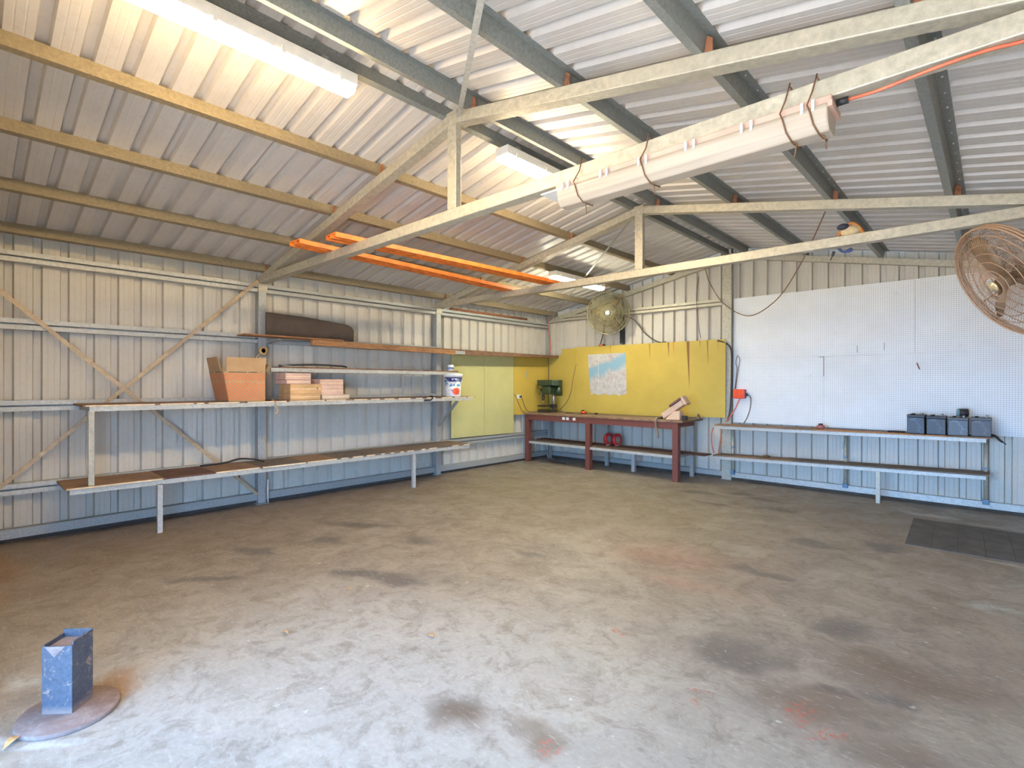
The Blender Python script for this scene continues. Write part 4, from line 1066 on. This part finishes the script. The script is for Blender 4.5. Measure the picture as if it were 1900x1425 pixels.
o = MB().tube(spline([(3.85, -.43, .84), (3.84, -.435, .72), (3.82, -.435, .58), (3.80, -.43, .45)]), .010, 6).build('power_cable', simple('dark_orange_cable', (.5, .14, .05), .5), None, (3.83, -.43, .6)); tag(o, 'orange cord hanging between the two shelf tiers, right one', 'cable')
o = MB().tube(spline([(3.66, -.128, 2.255), (3.78, -.11, 2.21), (3.865, -.095, 2.10), (3.875, -.095, 1.8), (3.868, -.095, 1.4), (3.85, -.10, 1.1), (3.82, -.13, .95)]), .014, 7).build('cable_bundle', M['cable'], None, (3.86, -.1, 1.6)); tag(o, 'dark cable bundle running down the middle post', 'cable')
o = MB().tube(spline([(3.91, -.05, 1.47), (3.93, -.05, 1.65), (3.945, -.05, 1.80), (3.925, -.05, 1.88), (3.95, -.05, 2.0), (3.985, -.05, 1.93), (3.965, -.05, 1.80), (3.94, -.05, 1.62), (3.92, -.05, 1.47)]), .005, 5).build('wire_loop', M['cable_brown'], None, (3.94, -.05, 1.7)); tag(o, 'looped wire standing up from the orange-red power box', 'wire')
o = MB().tube(spline([(5.835, -3.0, 3.30), (5.68, -2.6, 3.22), (5.226, -1.6, 2.98), (4.708, -.7, 2.735), (4.211, -.3, 2.594), (3.785, -.15, 2.828), (3.527, -.105, 3.20), (3.436, -.10, 3.48)], 10), .007, 6).build('hanging_wire', M['cable_brown'], None, (4.2, -.3, 2.6)); tag(o, 'brown wire drooping from the far truss to the gable wall', 'wire')
o = MB().tube(spline([(3.33, -.098, 3.34), (3.30, -.12, 3.0), (3.33, -.11, 2.6), (3.38, -.125, 2.30)]), .005, 5).build('hanging_wire', M['cable'], None, (3.3, -.1, 2.8)); tag(o, 'thin dark wire hanging down the gable wall to the yellow board', 'wire')
# pegboard marks: hooks
for (x, z, l, lab) in ((5.568, 1.99, .10, 'thin steel hook on the pegboard, left of the two'), (5.876, 2.01, .10, 'thin steel hook on the pegboard, right of the two')):
    m = MB().tube([(x, -.040, z), (x, -.041, z + l)], .004, 5); o = m.build('pegboard_hook', M['galv'], None, (x, -.04, z)); tag(o, lab, 'hook')
o = MB().bar((6.225, -.042, 1.83), (6.255, -.042, 1.745), .012, .015, (0, 1, 0)).build('pegboard_hook', M['rust'], None, (6.24, -.04, 1.79)); tag(o, 'rusty bent bracket on the pegboard above the batteries', 'hook')
o = MB().box(5.156, 5.163, -.038, -.034, 1.66, 1.95).box(5.10, 5.156, -.038, -.034, 1.940, 1.947).build('joint_strip', M['wire_rust'], None, (5.16, -.036, 1.66)); tag(o, 'thin rusty strip at the corner joint of the pegboard panels', 'strip')

# bundle wedged on far truss
t = thing('cloth_bundle', 'cream and orange bundle with a blue strap wedged on the far truss chord', 'bundle', (5.99, -2.93, 2.906))
MB().ball((5.99, -2.945, 2.965), .085, .05, .06).build('cream_body', simple('cream_cloth', (.60, .47, .28), .8), t)
MB().tube(spline([(5.885, -2.95, 2.915), (5.91, -2.95, 2.97), (5.95, -2.95, 3.01), (5.99, -2.95, 3.035), (6.03, -2.95, 3.02), (6.07, -2.95, 2.965), (6.095, -2.95, 2.915)]), .018, 8).build('orange_edge', simple('orange_cloth', (.50, .20, .05), .7), t)
MB().ball((5.935, -2.98, 3.01), .05, .035, .03).build('dark_cap', simple('navy_cloth', (.03, .035, .06), .7), t)
MB().tube(spline([(5.90, -2.96, 2.93), (5.89, -2.935, 2.84), (5.93, -2.93, 2.79), (6.0, -2.93, 2.80)]), [.012] * 20 + [.02] * 5, 6).build('strap', simple('blue_strap', (.06, .09, .22), .6), t)
MB().tube(spline([(5.86, -2.96, 2.80), (5.85, -2.96, 2.765), (5.83, -2.96, 2.72)]), [.012] * 10 + [.005] * 7, 6).build('strap', M['dark'], t)

# ------------------------------------------------------------------ floor objects
# pedestal
pc = Vector((3.81, -8.235, 0))
t = thing('post_stub', 'worn blue square steel post stub on a round rusty base plate', 'post', pc)
plate = rusty('rusty_plate', (.21, .15, .13), (.16, .10, .08), .5, 8, .75, .1)
MB().lathe([(.19, 0), (.192, .004), (.192, .017), (.188, .022), (0, .022)], pc, 48).build('base_plate', plate, t)
def blue_mat():
    t_ = NT('chipped_blue_paint')
    n1 = t_.noise(16, 6, .75); n2 = t_.noise(60, 3); o = t_.sep()
    v = t_.n('ShaderNodeTexVoronoi'); v.feature = 'DISTANCE_TO_EDGE'; v.inputs['Scale'].default_value = 11; t_.link(t_.obj, v.inputs['Vector'])
    c = t_.mix(t_.rng(n2, .3, .7), (.034, .040, .054), (.060, .068, .086))
    sc = t_.math('MULTIPLY', t_.rng(v.outputs['Distance'], .03, .012), t_.rng(n1, .50, .56))
    c = t_.mix(t_.math('MAXIMUM', sc, t_.rng(n1, .58, .64)), c, (.22, .145, .11))
    c = t_.mix(t_.rng(o['Z'], .06, .035, 0, .7), c, (.19, .13, .105))
    return t_.out(c, .5)
bp = blue_mat(); PT = .34
R_ = Matrix.Translation((3.7745, -8.2355, 0)) @ Matrix.Rotation(math.radians(47), 4, 'Z')
hw = .066; th = .007
# shift so that corners match: near corner toward camera
tb = MB()
for (a0, a1, b0, b1, zz) in ((-hw, hw, -hw, -hw + th, PT - .005), (-hw, hw, hw - th, hw, PT + .018), (-hw, -hw + th, -hw + th, hw - th, PT), (hw - th, hw, -hw + th, hw - th, PT + .012)):
    tb.box(a0, a1, b0, b1, .022, zz)
tb.xf(R_).build('post', bp, t, bevel=.002)
MB().box(-hw + th, hw - th, -hw + th, hw - th, .022, PT - .02).xf(R_).build('infill', plate, t)
MB().prism([(-hw + .012, PT - .006), (hw - .03, PT - .006), (-.012, PT - .055)], 'y', -hw - .0015, -hw - .0002).xf(R_).build('rust_chip', plate, t)

# leaf litter
lm_ = simple('dry_leaf', (.55, .33, .15), .8, 0, .2, 60)
def leaf(label, x, y, L, w, rot, curl=.012):
    m = MB(); vs = []; n = 8
    for i in range(n + 1):
        s = i / n; hw_ = w * math.sin(PI * s ** .8) * .5 + .001; z = .004 + curl * math.sin(PI * s)
        for k in (-1, 0, 1): vs.append((s * L - L / 2, k * hw_, z + (.006 if k else 0)))
    m.add(vs, [(i * 3 + j, i * 3 + j + 1, i * 3 + j + 4, i * 3 + j + 3) for i in range(n) for j in (0, 1)], True)
    m.xf(Matrix.Translation((x, y, 0)) @ Matrix.Rotation(rot, 4, 'Z'))
    o = m.build('dry_leaf', lm_, None, (x, y, 0)); s = o.modifiers.new('thick', 'SOLIDIFY'); s.thickness = .0012
    tag(o, label, 'leaf', 'dry leaves on the floor')
leaf('curled tan leaf beside the round base plate', 3.90, -8.432, .10, .035, -.65)
leaf('tiny pale leaf alone on the middle of the floor', 4.466, -6.625, .045, .03, .4)
leaf('small brown leaf left of the middle of the floor', 3.783, -7.213, .05, .02, .2)
leaf('tiny reddish leaf near the dark oil stain', 3.466, -6.604, .035, .02, 1.0)

# dark floor mats at the right
mt = simple('dark_rubber_tile', (.095, .088, .082), .75, 0, .2, 5)
t = thing('floor_mat', 'dark rubber floor mat of square tiles below the pegboard', 'mat', (6.8, -1.7, 0))
xx = 6.29
MB().hexa([(6.345, -2.325, 0), (7.40, -2.30, 0), (7.35, -1.055, 0), (6.295, -1.055, 0)], [(6.345, -2.325, .003), (7.40, -2.30, .003), (7.35, -1.055, .003), (6.295, -1.055, .003)]).build('backing', M['rubber'], t)
for k in range(6):
    w = .195
    sk = .05
    MB().hexa([(xx + sk, -2.33 + .005 * k, 0), (xx + w - .003 + sk, -2.325 + .005 * k, 0), (xx + w - .003, -1.05, 0), (xx, -1.05, 0)],
              [(xx + sk, -2.33 + .005 * k, .006), (xx + w - .003 + sk, -2.325 + .005 * k, .006), (xx + w - .003, -1.05, .006), (xx, -1.05, .006)]).build('mat_tile', mt, t)
    xx += w
